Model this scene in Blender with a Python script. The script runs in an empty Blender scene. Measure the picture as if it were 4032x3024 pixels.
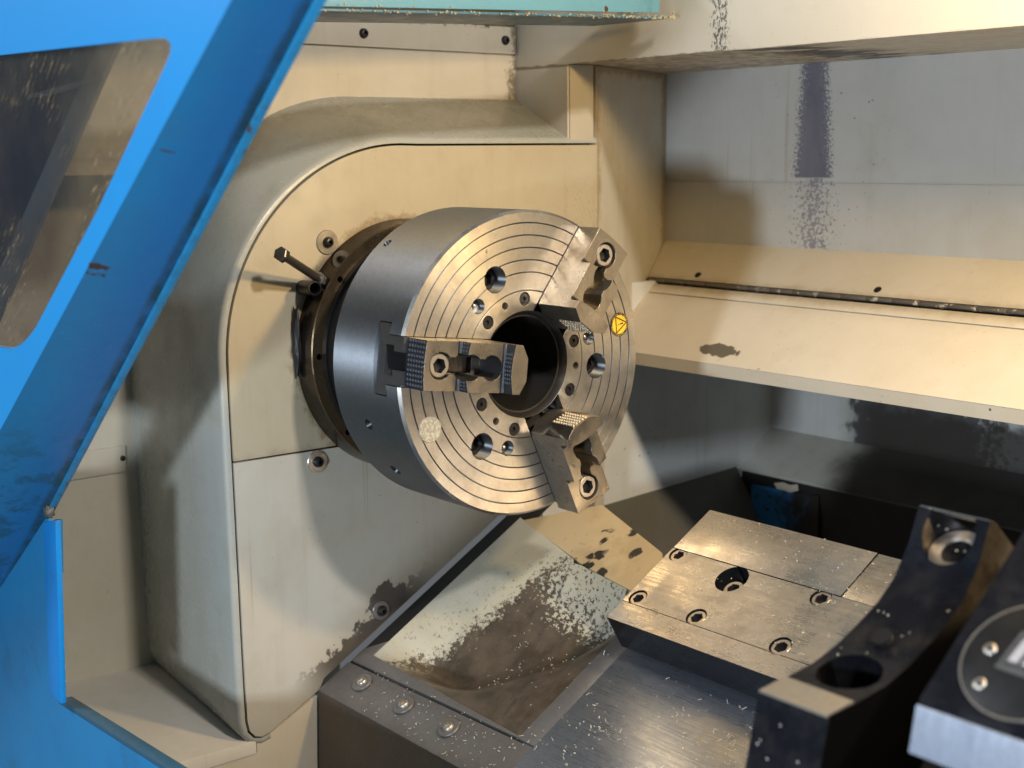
import bpy, bmesh, math, random
from mathutils import Vector, Matrix
random.seed(7)
S = bpy.context.scene
COL = S.collection
PI = math.pi
# ------------------------------------------------------------------ camera
CAM = Vector((1.3622, -1.1067, 0.2611))
YAW, PITCH, ROLL, F = 2.4695, -0.1615, -0.0102, 5555.5
cy, sy, cp, sp = math.cos(YAW), math.sin(YAW), math.cos(PITCH), math.sin(PITCH)
FW = Vector((cy*cp, sy*cp, sp)); RT = FW.cross(Vector((0, 0, 1))).normalized(); UP = RT.cross(FW)
cr, sr = math.cos(ROLL), math.sin(ROLL)
RT, UP = cr*RT + sr*UP, -sr*RT + cr*UP
cd = bpy.data.cameras.new('camera'); cam = bpy.data.objects.new('camera', cd); COL.objects.link(cam)
cam.matrix_world = Matrix(((RT.x, UP.x, -FW.x, CAM.x), (RT.y, UP.y, -FW.y, CAM.y), (RT.z, UP.z, -FW.z, CAM.z), (0, 0, 0, 1)))
cd.sensor_fit = 'HORIZONTAL'; cd.sensor_width = 36; cd.lens = F/4032*36; cd.clip_start = 0.02; cd.clip_end = 60
cd.dof.use_dof = True; cd.dof.focus_distance = 1.76; cd.dof.aperture_fstop = 5.0
S.camera = cam
# ------------------------------------------------------------------ world, lamps, exposure
W = bpy.data.worlds.new('World'); S.world = W; W.use_nodes = True
bg = W.node_tree.nodes['Background']; bg.inputs[0].default_value = (0.88, 0.94, 1.0, 1); bg.inputs[1].default_value = 0.135
S.view_settings.view_transform = 'Standard'; S.view_settings.look = 'None'; S.view_settings.exposure = 0.0
S.render.resolution_x, S.render.resolution_y = 1024, 768
def area(name, loc, target, sx, sy_, col, watt):
    l = bpy.data.lights.new(name, 'AREA'); l.shape = 'RECTANGLE'; l.size = sx; l.size_y = sy_; l.color = col; l.energy = watt
    o = bpy.data.objects.new(name, l); COL.objects.link(o); o.location = loc
    o.rotation_euler = (Vector(target)-Vector(loc)).to_track_quat('-Z', 'Y').to_euler(); return o
area('work_lamp', (0.84, 0.15, 0.50), (-0.15, 0.0, -0.05), 0.08, 0.06, (1.0, 0.69, 0.30), 8.2)
area('shop_lamp_low', (1.10, -2.35, 0.0), (-0.1, 0.2, 0.0), 0.20, 0.16, (0.76, 0.87, 1.0), 45)
area('end_lamp', (2.15, -0.38, 1.45), (-0.3, -0.3, -0.2), 0.16, 0.12, (1.0, 0.95, 0.90), 44)
area('shop_lamp_high', (-1.7, -1.9, 1.5), (-0.2, -0.4, 0.1), 0.9, 0.9, (0.84, 0.92, 1.0), 50)

# ------------------------------------------------------------------ helpers: pixels of the photo (2212 wide) to points on known planes
def pl(x, y, p0, n):
    k = 4032/2212
    d = RT*((x*k-2016)/F) - UP*((y*k-1512)/F) + FW
    n = Vector(n); return CAM + d*((Vector(p0)-CAM).dot(n)/d.dot(n))
def onX(x, y, v): return pl(x, y, (v, 0, 0), (1, 0, 0))
def onY(x, y, v): return pl(x, y, (0, v, 0), (0, 1, 0))
def onZ(x, y, v): return pl(x, y, (0, 0, v), (0, 0, 1))
NS = Vector((0, -0.5, math.sqrt(3)/2)); SS = Vector((0, math.sqrt(3)/2, 0.5))     # slant bed: normal and up-slope
def bed(X, s, h): return Vector((X, 0, 0)) + SS*s + NS*h
def onB(x, y, h): return pl(x, y, NS*h, NS)
def bXs(x, y, h):
    P = onB(x, y, h); return P.x, P.dot(SS)
H0 = -0.325

# ------------------------------------------------------------------ helpers: objects
def prop(o, label=None, cat=None, group=None, kind=None):
    if label: o['label'] = label
    if cat: o['category'] = cat
    if group: o['group'] = group
    if kind: o['kind'] = kind
    return o
def thing(name, loc, label, cat, group=None):
    o = bpy.data.objects.new(name, None); COL.objects.link(o); o.location = loc; o.empty_display_size = 0.02
    return prop(o, label, cat, group)
def link(name, me, parent=None):
    o = bpy.data.objects.new(name, me); COL.objects.link(o)
    if parent is not None:
        o.parent = parent; o.matrix_parent_inverse = WM(parent).inverted()
    return o
def WM(o):
    m = o.matrix_basis.copy()
    return WM(o.parent) @ o.matrix_parent_inverse @ m if o.parent else m
def mesh(name, vs, fs, mat, parent=None, smooth=None, bevel=0, recalc=True):
    bm = bmesh.new(); bv = [bm.verts.new(v) for v in vs]
    for f in fs:
        try: bm.faces.new([bv[i] for i in f])
        except ValueError: pass
    return bobj(name, bm, mat, parent, smooth, bevel, recalc)
def bobj(name, bm, mat, parent=None, smooth=None, bevel=0, recalc=True, mat2=None):
    if recalc: bmesh.ops.recalc_face_normals(bm, faces=bm.faces)
    if bevel:
        es = [e for e in bm.edges if len(e.link_faces) == 2 and e.calc_face_angle(0) > 0.5]
        bmesh.ops.bevel(bm, geom=es, offset=bevel, segments=2, profile=0.6, affect='EDGES', clamp_overlap=True)
    me = bpy.data.meshes.new(name); bm.to_mesh(me); bm.free()
    if mat: me.materials.append(mat)
    if mat2 or name.endswith(('_bolt', '_screw')) and name != 'cover_screw' and name != 'button_screw': me.materials.append(mat2 or BLACK)
    if smooth is not None:
        me.shade_smooth(); me.set_sharp_from_angle(angle=math.radians(smooth))
    return link(name, me, parent)
def prism_bm(pts, off):
    bm = bmesh.new(); off = Vector(off)
    a = [bm.verts.new(p) for p in pts]; b = [bm.verts.new(Vector(p)+off) for p in pts]; n = len(pts)
    bm.faces.new(a); bm.faces.new(b[::-1])
    for i in range(n): bm.faces.new([a[i], b[i], b[(i+1) % n], a[(i+1) % n]])
    bmesh.ops.recalc_face_normals(bm, faces=bm.faces); return bm
def prism(name, pts, off, mat, parent=None, bevel=0.0, smooth=30):
    return bobj(name, prism_bm(pts, off), mat, parent, smooth, bevel)
def box_bm(o, ax, ay, az, bm=None):
    o, ax, ay, az = Vector(o), Vector(ax), Vector(ay), Vector(az)
    b2 = prism_bm([o, o+ax, o+ax+ay, o+ay], az)
    return b2
def join_bm(bms):
    out = bmesh.new()
    for b in bms:
        me = bpy.data.meshes.new('t'); b.to_mesh(me); b.free(); out.from_mesh(me); bpy.data.meshes.remove(me)
    return out
def lathe_bm(prof, seg=96, closed=True, origin=(0, 0, 0), axis=(1, 0, 0), u=(0, 1, 0), ph=0.0):
    """prof: (x along axis, r). u: zero-angle direction"""
    axis = Vector(axis).normalized(); u = Vector(u); u = (u-axis*u.dot(axis)).normalized(); v = axis.cross(u); O = Vector(origin)
    bm = bmesh.new(); rows = []
    for i in range(seg):
        a = 2*PI*i/seg + ph; d = u*math.cos(a)+v*math.sin(a)
        rows.append([bm.verts.new(O+axis*x+d*r) if r > 1e-7 else None for x, r in prof])
    cen = [bm.verts.new(O+axis*x) if r <= 1e-7 else None for x, r in prof]
    n = len(prof)
    for i in range(seg):
        j = (i+1) % seg
        for k in range(n if closed else n-1):
            l = (k+1) % n
            q = [rows[i][k] or cen[k], rows[i][l] or cen[l], rows[j][l] or cen[l], rows[j][k] or cen[k]]
            q2 = []
            for z in q:
                if z not in q2: q2.append(z)
            if len(q2) > 2:
                try: bm.faces.new(q2)
                except ValueError: pass
    bmesh.ops.recalc_face_normals(bm, faces=bm.faces); return bm
def cyl_bm(p, axis, r, h, seg=48, ph=0.0, r2=None):
    a = Vector(axis).normalized(); u = Vector((0, 0, 1)) if abs(a.z) < 0.9 else Vector((1, 0, 0))
    return lathe_bm([(0, 0), (0, r), (h, r2 if r2 is not None else r), (h, 0)], seg, False, p, a, u, ph)
def boolean(o, cut_bms, op='DIFFERENCE'):
    for b in cut_bms:
        me = bpy.data.meshes.new('cut'); b.to_mesh(me); b.free()
        c = bpy.data.objects.new('cut', me); COL.objects.link(c)
        md = o.modifiers.new('b', 'BOOLEAN'); md.operation = op; md.solver = 'EXACT'; md.object = c
        bpy.context.view_layer.update()
        dg = bpy.context.evaluated_depsgraph_get()
        new = bpy.data.meshes.new_from_object(o.evaluated_get(dg))
        old = o.data; o.modifiers.clear(); o.data = new; new.name = old.name
        bpy.data.objects.remove(c); bpy.data.meshes.remove(me); bpy.data.meshes.remove(old)
    return o
def resmooth(o, ang=30, bevel=0):
    if bevel:
        bm = bmesh.new(); bm.from_mesh(o.data)
        bmesh.ops.dissolve_limit(bm, angle_limit=0.01, verts=bm.verts, edges=bm.edges)
        bm.to_mesh(o.data); bm.free()
    o.data.shade_smooth(); o.data.set_sharp_from_angle(angle=math.radians(ang)); return o
def copy_tree(o, parent=None):
    c = o.copy(); COL.objects.link(c)
    if parent is not None: c.parent = parent
    for ch in list(o.children): copy_tree(ch, c)
    return c

# ------------------------------------------------------------------ helpers: materials
class Mat:
    def __init__(s, name, col=(0.5, 0.5, 0.5), rough=0.5, metal=0.0, **kw):
        s.m = bpy.data.materials.new(name); s.m.use_nodes = True; s.t = s.m.node_tree; s.b = s.t.nodes['Principled BSDF']
        s.set('Base Color', (*col, 1) if isinstance(col, tuple) else col); s.set('Roughness', rough); s.set('Metallic', metal)
        s._p = None
        for k, v in kw.items(): s.set(k.replace('_', ' '), v)
    def set(s, k, v):
        i = s.b.inputs[k]
        if isinstance(v, bpy.types.NodeSocket): s.t.links.new(v, i)
        else: i.default_value = v
    def nd(s, t, **kw):
        n = s.t.nodes.new(t)
        for k, v in kw.items(): setattr(n, k, v)
        return n
    def con(s, v, i):
        if isinstance(v, bpy.types.NodeSocket): s.t.links.new(v, i)
        elif v is not None:
            if isinstance(v, tuple) and len(v) == 3 and i.type == 'RGBA': v = (*v, 1)
            i.default_value = v
    def P(s):
        if s._p is None: s._p = s.nd('ShaderNodeNewGeometry').outputs['Position']
        return s._p
    def xyz(s, v=None):
        n = s.nd('ShaderNodeSeparateXYZ'); s.con(v or s.P(), n.inputs[0]); return n.outputs
    def scl(s, vec, sc):
        n = s.nd('ShaderNodeVectorMath', operation='MULTIPLY'); s.con(vec, n.inputs[0]); n.inputs[1].default_value = sc; return n.outputs[0]
    def dot(s, vec, d):
        n = s.nd('ShaderNodeVectorMath', operation='DOT_PRODUCT'); s.con(vec, n.inputs[0]); n.inputs[1].default_value = d; return n.outputs['Value']
    def noise(s, sc, det=4, ro=0.55, vec=None, dist=0):
        n = s.nd('ShaderNodeTexNoise'); s.con(vec or s.P(), n.inputs['Vector']); n.inputs['Scale'].default_value = sc
        n.inputs['Detail'].default_value = det; n.inputs['Roughness'].default_value = ro; n.inputs['Distortion'].default_value = dist; return n.outputs[0]
    def vor(s, sc, vec=None, rnd=1.0, out='Distance'):
        n = s.nd('ShaderNodeTexVoronoi'); s.con(vec or s.P(), n.inputs['Vector']); n.inputs['Scale'].default_value = sc; n.inputs['Randomness'].default_value = rnd; return n.outputs[out]
    def ma(s, op, a, b=None, c=None, cl=False):
        n = s.nd('ShaderNodeMath', operation=op); n.use_clamp = cl; s.con(a, n.inputs[0]); s.con(b, n.inputs[1])
        if c is not None: s.con(c, n.inputs[2])
        return n.outputs[0]
    def mr(s, v, a, b, c=0.0, d=1.0, smooth=True):
        n = s.nd('ShaderNodeMapRange'); n.interpolation_type = 'SMOOTHSTEP' if smooth else 'LINEAR'
        for i, x in zip(n.inputs[:5], (v, a, b, c, d)): s.con(x, i)
        return n.outputs[0]
    def mix(s, f, a, b, blend='MIX'):
        n = s.nd('ShaderNodeMix', data_type='RGBA', blend_type=blend); s.con(f, n.inputs[0]); s.con(a, n.inputs[6]); s.con(b, n.inputs[7]); return n.outputs[2]
    def bump(s, h, st=0.2, d=0.002):
        n = s.nd('ShaderNodeBump'); n.inputs['Strength'].default_value = st; n.inputs['Distance'].default_value = d; s.con(h, n.inputs['Height'])
        s.set('Normal', n.outputs[0]); return n
    def mul(s, a, b): return s.ma('MULTIPLY', a, b)
    def add(s, a, b): return s.ma('ADD', a, b)
    def sub(s, a, b): return s.ma('SUBTRACT', a, b)

def paint(name, base=(0.56, 0.515, 0.43), stains=None, rough=0.5, streak=True, specks=0.045, grime=1.0):
    m = Mat(name, base, rough)
    n1 = m.noise(4.5, 5, 0.6); n2 = m.noise(22, 4, 0.6)
    c = m.mix(m.mr(n1, 0.35, 0.75, 0, 0.55*grime), base, (base[0]*0.80, base[1]*0.77, base[2]*0.66))
    c = m.mix(m.mr(n2, 0.45, 0.8, 0, 0.30*grime), c, (base[0]*0.74, base[1]*0.68, base[2]*0.56))
    if streak:
        st = m.noise(30, 3, 0.6, m.scl(m.P(), (1, 1, 0.09)))
        c = m.mix(m.mr(st, 0.52, 0.8, 0, 0.25*grime), c, (base[0]*0.62, base[1]*0.56, base[2]*0.42))
    cb = m.nd('ShaderNodeCombineXYZ'); m.con(m.mul(m.dot(m.P(), (.55, .30, .78)), 9.0), cb.inputs[0]); m.con(m.mul(m.dot(m.P(), (-.75, .5, .43)), 330.0), cb.inputs[1]); m.con(m.mul(m.dot(m.P(), (.3, .8, -.5)), 330.0), cb.inputs[2])
    sc1 = m.noise(1.0, 2, .5, cb.outputs[0])
    c = m.mix(m.mul(m.mr(sc1, .69, .74), m.mr(n1, .48, .58, 0, .5)), c, (base[0]*.45, base[1]*.40, base[2]*.32))
    ru = m.noise(1.0, 3, .6, m.scl(m.P(), (95, 95, 2.2)))
    c = m.mix(m.mul(m.mr(ru, .60, .72), m.mr(m.noise(3.3, 2), .45, .62, 0, .38*grime)), c, (base[0]*.52, base[1]*.42, base[2]*.24))
    pat = m.noise(7, 2)
    d = m.vor(75); sz = m.mr(pat, 0.5, 0.75, 0, specks*2.2)
    c = m.mix(m.ma('LESS_THAN', d, sz), c, (0.10, 0.085, 0.06))
    r = m.mr(n2, 0.3, 0.8, rough-0.08, rough+0.12)
    if stains: c, r = stains(m, c, r)
    m.set('Base Color', c); m.set('Roughness', r)
    bh = m.add(m.mul(m.noise(420, 2, 0.5), 0.5), m.mul(n2, 0.6)); m.bump(bh, 0.18, 0.0012)
    return m.m
def band(m, v, c, hw, soft):      # 1 inside |v-c|<hw
    return m.mr(m.ma('ABSOLUTE', m.sub(v, c)), m.add(hw, soft) if isinstance(hw, bpy.types.NodeSocket) else hw+soft, m.sub(hw, soft) if isinstance(hw, bpy.types.NodeSocket) else hw-soft, 0, 1)
def blob(m, c, rx, ry, rz, ragged=0.5, nsc=90):     # ragged patch round a point
    n = m.nd('ShaderNodeVectorMath', operation='SUBTRACT'); m.con(m.P(), n.inputs[0]); n.inputs[1].default_value = c
    v = m.scl(n.outputs[0], (1/rx, 1/ry, 1/rz))
    ln = m.nd('ShaderNodeVectorMath', operation='LENGTH'); m.con(v, ln.inputs[0])
    return m.mr(m.add(ln.outputs['Value'], m.mul(m.sub(m.noise(nsc, 4, 0.65), 0.5), ragged*4)), 1.05, 0.95, 0, 1)

def metal(name, col, rough=0.38, mottle=0.35, tint=(0.30, 0.20, 0.10), brush=None, metallic=0.9, bsc=300, bump=0.06, edge=0.0, aniso=0.0, arot=.25):
    m = Mat(name, col, rough, metallic)
    n1 = m.noise(28, 5, 0.62); n2 = m.noise(160, 3, 0.6)
    c = m.mix(m.mr(n1, 0.42, 0.78, 0, mottle), col, tint)
    c = m.mix(m.mr(n2, 0.35, 0.8, 0, 0.35), c, tuple(x*0.62 for x in col))
    r = m.mr(n1, 0.3, 0.75, rough-0.2*mottle, rough+0.3*mottle)
    h = m.mul(n2, 0.5)
    if brush:
        b = m.noise(bsc, 4, 0.7, m.scl(m.P(), brush)); c = m.mix(m.mr(b, 0.35, 0.7, 0, 0.3), c, tuple(x*0.6 for x in col)); h = m.add(h, m.mul(b, .6))
        r = m.add(r, m.mr(b, 0.3, 0.7, -0.08, 0.1))
    m.set('Base Color', c); m.set('Roughness', r); bn_ = m.bump(h, bump*3, 0.0008)
    if aniso:
        tg = m.nd('ShaderNodeTangent', direction_type='RADIAL', axis='X'); m.con(tg.outputs[0], m.b.inputs['Tangent']); m.set('Anisotropic', aniso); m.set('Anisotropic Rotation', arot)
    if edge:
        bv = m.nd('ShaderNodeBevel', samples=4); bv.inputs['Radius'].default_value = edge; m.con(bv.outputs[0], bn_.inputs['Normal'])
    return m.m
#==MATERIALS==
def mk_backwall():
    xs = onY(1758, 260, .63).x
    def st(m, c, r):
        X, Y, Z = m.xyz()
        hw = m.mr(Z, 0.212, 0.40, 0.036, 0.0225, False)
        rag = m.mul(m.sub(m.noise(230, 4, 0.75), 0.5), 0.085)
        d = m.add(m.ma('ABSOLUTE', m.sub(X, xs)), rag)
        top = m.mr(Z, 0.219, 0.222, 0, 1)
        core = m.mul(m.mr(d, m.add(hw, 0.004), m.sub(hw, 0.004)), top)
        low = m.mul(m.mr(m.add(m.ma('ABSOLUTE', m.sub(X, xs+.006)), m.mul(m.sub(m.noise(150, 3, 0.7), 0.5), 0.30)), 0.016, 0.006), m.sub(1.0, top))
        c = m.mix(m.ma('MAXIMUM', m.mul(core, m.mr(m.noise(20, 4, .6, m.scl(m.P(), (1, 1, .25))), .3, .7, .80, .97)), m.mul(low, 0.65)), c, (0.105, 0.105, 0.15))
        sp = m.mul(m.ma('LESS_THAN', m.vor(60), 0.10), m.mr(m.ma('ABSOLUTE', m.sub(X, xs+0.03)), 0.14, 0.05))
        return m.mix(m.mul(sp, 0.8), c, (0.09, 0.085, 0.09)), r
    return paint('paint_back_wall', base=(.50, .495, .47), stains=st, streak=True, grime=0.8, specks=0.02)
def mk_box():
    xb = onY(1555, 60, .3045).x
    def st(m, c, r):
        X, Y, Z = m.xyz()
        env = m.mr(m.ma('ABSOLUTE', m.sub(X, xb)), 0.032, 0.006)
        n = m.noise(240, 4, 0.7, m.scl(m.P(), (1, 1, 0.55)))
        f = m.mr(m.add(n, m.mul(env, 0.20)), 0.69, 0.73)
        f = m.mul(f, env)
        c = m.mix(m.mul(f, m.ma('LESS_THAN', Y, 0.31)), c, (0.11, 0.115, 0.11))
        u = m.mul(m.mul(m.mr(m.add(X, m.mul(m.sub(m.noise(25, 3), .5), .12)), 0.02, 0.05), m.mr(X, 0.20, 0.12)), m.ma('GREATER_THAN', Y, 0.308))
        c = m.mix(m.mul(u, m.mr(m.noise(30, 4, .6, m.scl(m.P(), (.4, 1, 1))), .42, .5)), c, (0.05, 0.045, 0.04))
        e = m.mul(m.mr(m.add(Z, m.mul(m.noise(60, 3), 0.008)), 0.3985, 0.3965), m.mul(m.mr(Z, .3885, .3905), m.mr(X, 0.03, 0.09, 1, 0.25)))
        return m.mix(m.mul(e, 0.8), c, (0.16, 0.12, 0.07)), r
    return paint('paint_overhead_box', stains=st, streak=False, grime=0.6, specks=0.02)
def mk_shield():
    p1 = pl(1552, 757, (0, .43, -.052), (0, -.643, .766)); 
    def st(m, c, r):
        b = blob(m, p1, .040, .012, .012, .35, 70); c = m.mix(b, c, (0.13, 0.11, 0.08))
        X, Y, Z = m.xyz()
        e = m.mr(m.add(Y, m.mul(m.sub(m.noise(45, 4, .7), .5), .055)), .423, .421)
        c = m.mix(e, c, (0.10, 0.09, 0.075))
        hz = m.mr(m.add(m.ma('ABSOLUTE', m.sub(Y, .55)), m.mul(m.noise(40, 4, .7), .02)), .028, .012)
        return m.mix(m.mul(hz, .45), c, (0.24, 0.15, 0.05)), r
    return paint('paint_chip_shield', base=(0.70, 0.62, 0.49), stains=st, streak=False, grime=0.8, specks=0.02)
def mk_recess():
    x0 = onY(1868, 900, .83).x; x1 = onY(2075, 940, .83).x
    def st(m, c, r):
        X, Y, Z = m.xyz()
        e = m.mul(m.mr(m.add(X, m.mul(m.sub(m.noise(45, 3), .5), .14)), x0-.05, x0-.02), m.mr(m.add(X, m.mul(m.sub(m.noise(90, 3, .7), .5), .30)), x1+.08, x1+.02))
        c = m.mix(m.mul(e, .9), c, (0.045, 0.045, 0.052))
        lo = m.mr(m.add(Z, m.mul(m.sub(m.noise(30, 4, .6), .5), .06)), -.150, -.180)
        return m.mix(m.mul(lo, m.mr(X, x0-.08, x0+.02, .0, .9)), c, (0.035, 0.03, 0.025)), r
    return paint('paint_recess', base=(.62, .62, .60), stains=st, grime=0.9)
def mk_shelf():
    def st(m, c, r):
        X, Y, Z = m.xyz()
        xs_ = onY(1800, 985, .79).x
        f = m.mr(m.add(X, m.mul(m.sub(m.noise(14, 4, .6), .5), .10)), xs_-.03, xs_+.06, 0, .93)  # darkens to the right: cast shade painted into the shelf colour
        return m.mix(f, c, (0.03, 0.027, 0.022)), r
    return paint('paint_shelf', base=(.54, .53, .48), stains=st, grime=1.2)
def mk_lowerpanel():
    pk = onX(822, 1318, -.268)
    def st(m, c, r):
        P = m.P(); h = m.dot(P, tuple(NS)); s = m.dot(P, tuple(SS))
        rag = m.mul(m.sub(m.noise(60, 5, .68), .5), .075)
        edge = m.mr(m.add(h, rag), -.294, -.300)
        zone = m.mr(m.ma('ABSOLUTE', m.sub(s, pk.dot(SS)-.03)), .15, .06)
        f = m.mul(edge, zone)
        f = m.ma('MAXIMUM', f, blob(m, pk+Vector((0, .012, .012)), .02, .030, .026, .45, 55))
        halo = m.mul(m.mr(m.add(h, m.mul(m.sub(m.noise(22, 4, .6), .5), .06)), -.24, -.305), m.mr(s, -.42, -.2, 0, .55))
        c = m.mix(halo, c, (.22, .17, .10))
        c = m.mix(f, c, (0.075, 0.062, 0.05))
        oil = m.mul(m.mr(m.noise(9, 4, .6), .48, .62), m.mr(s, -.18, .03, 0, .6))
        return m.mix(oil, c, (0.33, 0.28, 0.15)), r
    return paint('paint_lower_panel', base=(.49, .455, .385), stains=st)
def mk_upperpanel():
    def st(m, c, r):
        X, Y, Z = m.xyz()
        rr = m.ma('SQRT', m.add(m.mul(Y, Y), m.mul(Z, Z)))
        ring = m.mr(m.add(rr, m.mul(m.sub(m.noise(55, 4, .65), .5), .05)), .188, .172, 0, .75)
        c = m.mix(ring, c, (0.20, 0.13, 0.06))
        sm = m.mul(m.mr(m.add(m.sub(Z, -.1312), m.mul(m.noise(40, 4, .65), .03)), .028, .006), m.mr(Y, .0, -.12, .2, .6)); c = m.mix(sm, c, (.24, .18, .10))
        # scratches fanned by the turning jaws, upper right
        sc = m.noise(260, 2, .5, m.scl(m.P(), (1, 1, 1)))
        arc = m.ma('SINE', m.mul(rr, 900.0)); z = m.mul(m.mr(Y, .27, .31), m.mul(m.mr(Z, .13, .16), m.mr(Z, .225, .20)))
        c = m.mix(m.mul(m.mul(m.mr(arc, .8, 1.0), z), m.mr(sc, .5, .6, 0, .7)), c, (0.2, 0.16, 0.1))
        return c, r
    return paint('paint_upper_panel', base=(0.47, 0.405, 0.285), stains=st)
def mk_scoop():
    def st(m, c, r):
        P = m.P(); s = m.dot(P, tuple(SS)); X = m.xyz()[0]
        n = m.noise(150, 6, .80); n2 = m.noise(26, 5, .65)
        rag = m.add(m.mul(m.sub(n, .5), .105), m.mul(m.sub(n2, .5), .055))
        w = m.sub(m.add(X, .152), m.mul(m.add(s, .164), .455))          # worn side of the diagonal
        wear = m.mr(m.add(w, rag), -.004, .003)
        n3 = m.noise(170, 4, .7)
        top = m.mul(m.mr(s, -.135, -.055), m.mul(m.mr(X, -.13, -.05), m.mr(X, .09, .03)))
        isl = m.mr(m.add(n3, m.mul(top, .20)), .60, .64)
        isl = m.mul(isl, m.mr(top, .02, .25))
        fr = m.mul(m.mr(n3, .50, .56), m.mul(m.mr(X, -.15, -.20), m.mr(s, -.245, -.27)))
        few = m.mul(m.mr(n3, .66, .69), m.mr(w, .11, .0)); wear = m.ma('MAXIMUM', wear, m.mul(m.mr(n3, .60, .64), m.mr(w, -.075, -.01)))
        wear = m.mul(wear, m.sub(1.0, m.ma('MAXIMUM', m.ma('MAXIMUM', isl, fr), few)))
        br = m.mix(m.mr(n2, .35, .7), (0.055, 0.042, 0.030), (0.10, 0.078, 0.055))
        br = m.mix(m.mr(m.noise(18, 5, .7, m.scl(m.P(), (1, .35, .35))), .5, .55, 0, .22), br, (0.14, 0.115, 0.09))
        c = m.mix(wear, c, br)
        return c, m.mr(wear, 0, 1, .5, .34)
    return paint('paint_worn_scoop', base=(.47, .45, .37), stains=st, streak=False)
def mk_cast():
    def st(m, c, r):
        wv = m.nd('ShaderNodeVectorMath', operation='ADD'); m.con(m.P(), wv.inputs[0]); nc = m.nd('ShaderNodeTexNoise'); m.con(m.P(), nc.inputs['Vector']); nc.inputs['Scale'].default_value = 60; nc.inputs['Detail'].default_value = 4; m.con(m.scl(nc.outputs['Color'], (.022, .022, .022)), wv.inputs[1])
        v = m.vor(30, m.scl(wv.outputs[0], (1.0, .8, .8))); g = m.noise(17, 3)
        zz = m.add(g, m.mul(m.sub(m.xyz()[0], -.05), 1.6)); f = m.mul(m.mr(v, .31, .24), m.mr(zz, .47, .53)); c = m.mix(m.mr(zz, .45, .7, 0, .45), c, (.30, .21, .11))
        return m.mix(f, c, (0.035, 0.03, 0.025)), r
    return paint('paint_casting', base=(.56, .43, .25), stains=st, streak=False)
def mk_blue(name, base, ar=(0.0, 0.0)):
    m = Mat(name, base, 0.38)
    n1 = m.noise(6, 4, .6); n2 = m.noise(40, 5, .7)
    c = m.mix(m.mr(n1, .4, .75, 0, .45), base, (base[0]*.8, base[1]*.75, base[2]*.8))
    c = m.mix(m.mr(m.mul(n2, m.mr(n1, .3, .7)), .40, .55, 0, .28), c, (0.03, 0.12, 0.18))
    ch = m.ma('LESS_THAN', m.add(m.vor(9), m.mul(m.sub(m.noise(60, 3), .5), .10)), 0.035)
    c = m.mix(ch, c, (0.07, 0.03, 0.02))
    m.set('Base Color', c); m.set('Roughness', m.mr(n2, .3, .8, .3, .5)); m.bump(m.add(m.noise(300, 2), n2), .10, .0012)
    return m.m
def mk_sidewall():
    def st(m, c, r):
        X, Y, Z = m.xyz(); n_ = m.mul(m.sub(m.noise(45, 4, .7), .5), .035)
        a = m.mr(m.add(Z, n_), .376, .390, 0, .7); b = m.mr(m.add(Y, n_), .603, .617, 0, .6); d = m.mr(m.add(Y, n_), .385, .368, 0, .6)
        return m.mix(m.ma('MAXIMUM', d, m.ma('MAXIMUM', a, b)), c, (.27, .175, .06)), r
    return paint('paint_side_wall', base=(.53, .485, .39), stains=st)
def mk_endwall():
    def st(m, c, r):
        X, Y, Z = m.xyz(); n_ = m.noise(70, 5, .72)
        a = m.mr(m.add(Y, m.mul(m.sub(n_, .5), .07)), .286, .302, 0, .85)
        b = m.mul(m.mr(m.add(Z, m.mul(n_, .03)), .466, .474), m.mr(n_, .52, .58))
        return m.mix(m.ma('MAXIMUM', a, m.mul(b, m.ma('LESS_THAN', Z, .459))), c, (.085, .065, .035)), r
    return paint('paint_end_wall', base=(.52, .47, .38), stains=st)
CREAM = paint('paint_cream', base=(.51, .46, .365))
CREAM_DIRTY = paint('paint_cream_dirty', base=(.50, .45, .36), grime=1.4)
GREY_SKIRT = paint('paint_skirt', base=(.405, .41, .37), rough=.28, grime=1.0, specks=.02)
BACKW = mk_backwall(); BOXP = mk_box(); SHIELD = mk_shield(); RECESS = mk_recess(); SHELF = mk_shelf()
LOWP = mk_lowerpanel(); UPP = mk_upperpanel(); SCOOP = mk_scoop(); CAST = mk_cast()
BLUE = mk_blue('paint_blue', (0.009, 0.235, 0.64)); BLUE_SHADED = mk_blue('paint_blue_shaded', (0.018, 0.21, 0.45)); TEAL = mk_blue('paint_teal', (0.12, 0.31, 0.42))  # fold blue is darker: shade on the tilted sheet painted in
FACE = metal('ground_steel_face', (0.61, 0.56, 0.485), .36, .32, (.34, .26, .18), metallic=.97, bump=.035, aniso=.65)
CYL = metal('turned_steel_side', (0.27, 0.285, 0.30), .47, .06, (.2, .19, .18), metallic=.97, bump=.004, aniso=.97)
JAW = metal('hardened_jaw_steel', (0.38, 0.34, 0.285), .36, .55, (.22, .15, .08), metallic=.95, bump=.05, edge=.0009)
JAWB = metal('shaded_serrated_steel', (0.06, 0.065, 0.075), .55, .25, (.09, .085, .08), metallic=.85, bump=.04)  # same jaw steel, with the shade between the teeth put into its colour
TOOTH = metal('tooth_steel', (.15, .165, .19), .5, .3, (.08, .08, .08), metallic=.85, bump=.03)
MASTER = metal('master_jaw_steel', (0.21, 0.215, 0.225), .40, .2, (.15, .14, .13), metallic=.9, bump=.02)
BRIGHT = metal('bright_steel', (0.58, 0.56, 0.53), .30, .25, (.40, .32, .22), metallic=.95, bump=.03)
BOLT = metal('bolt_steel', (0.60, 0.55, 0.48), .36, .4, (.25, .17, .09), metallic=.85, bump=.04)
DARKB = metal('black_oxide', (0.045, 0.043, 0.043), .38, .5, (.03, .025, .02), metallic=.7, bump=.03)
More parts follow.
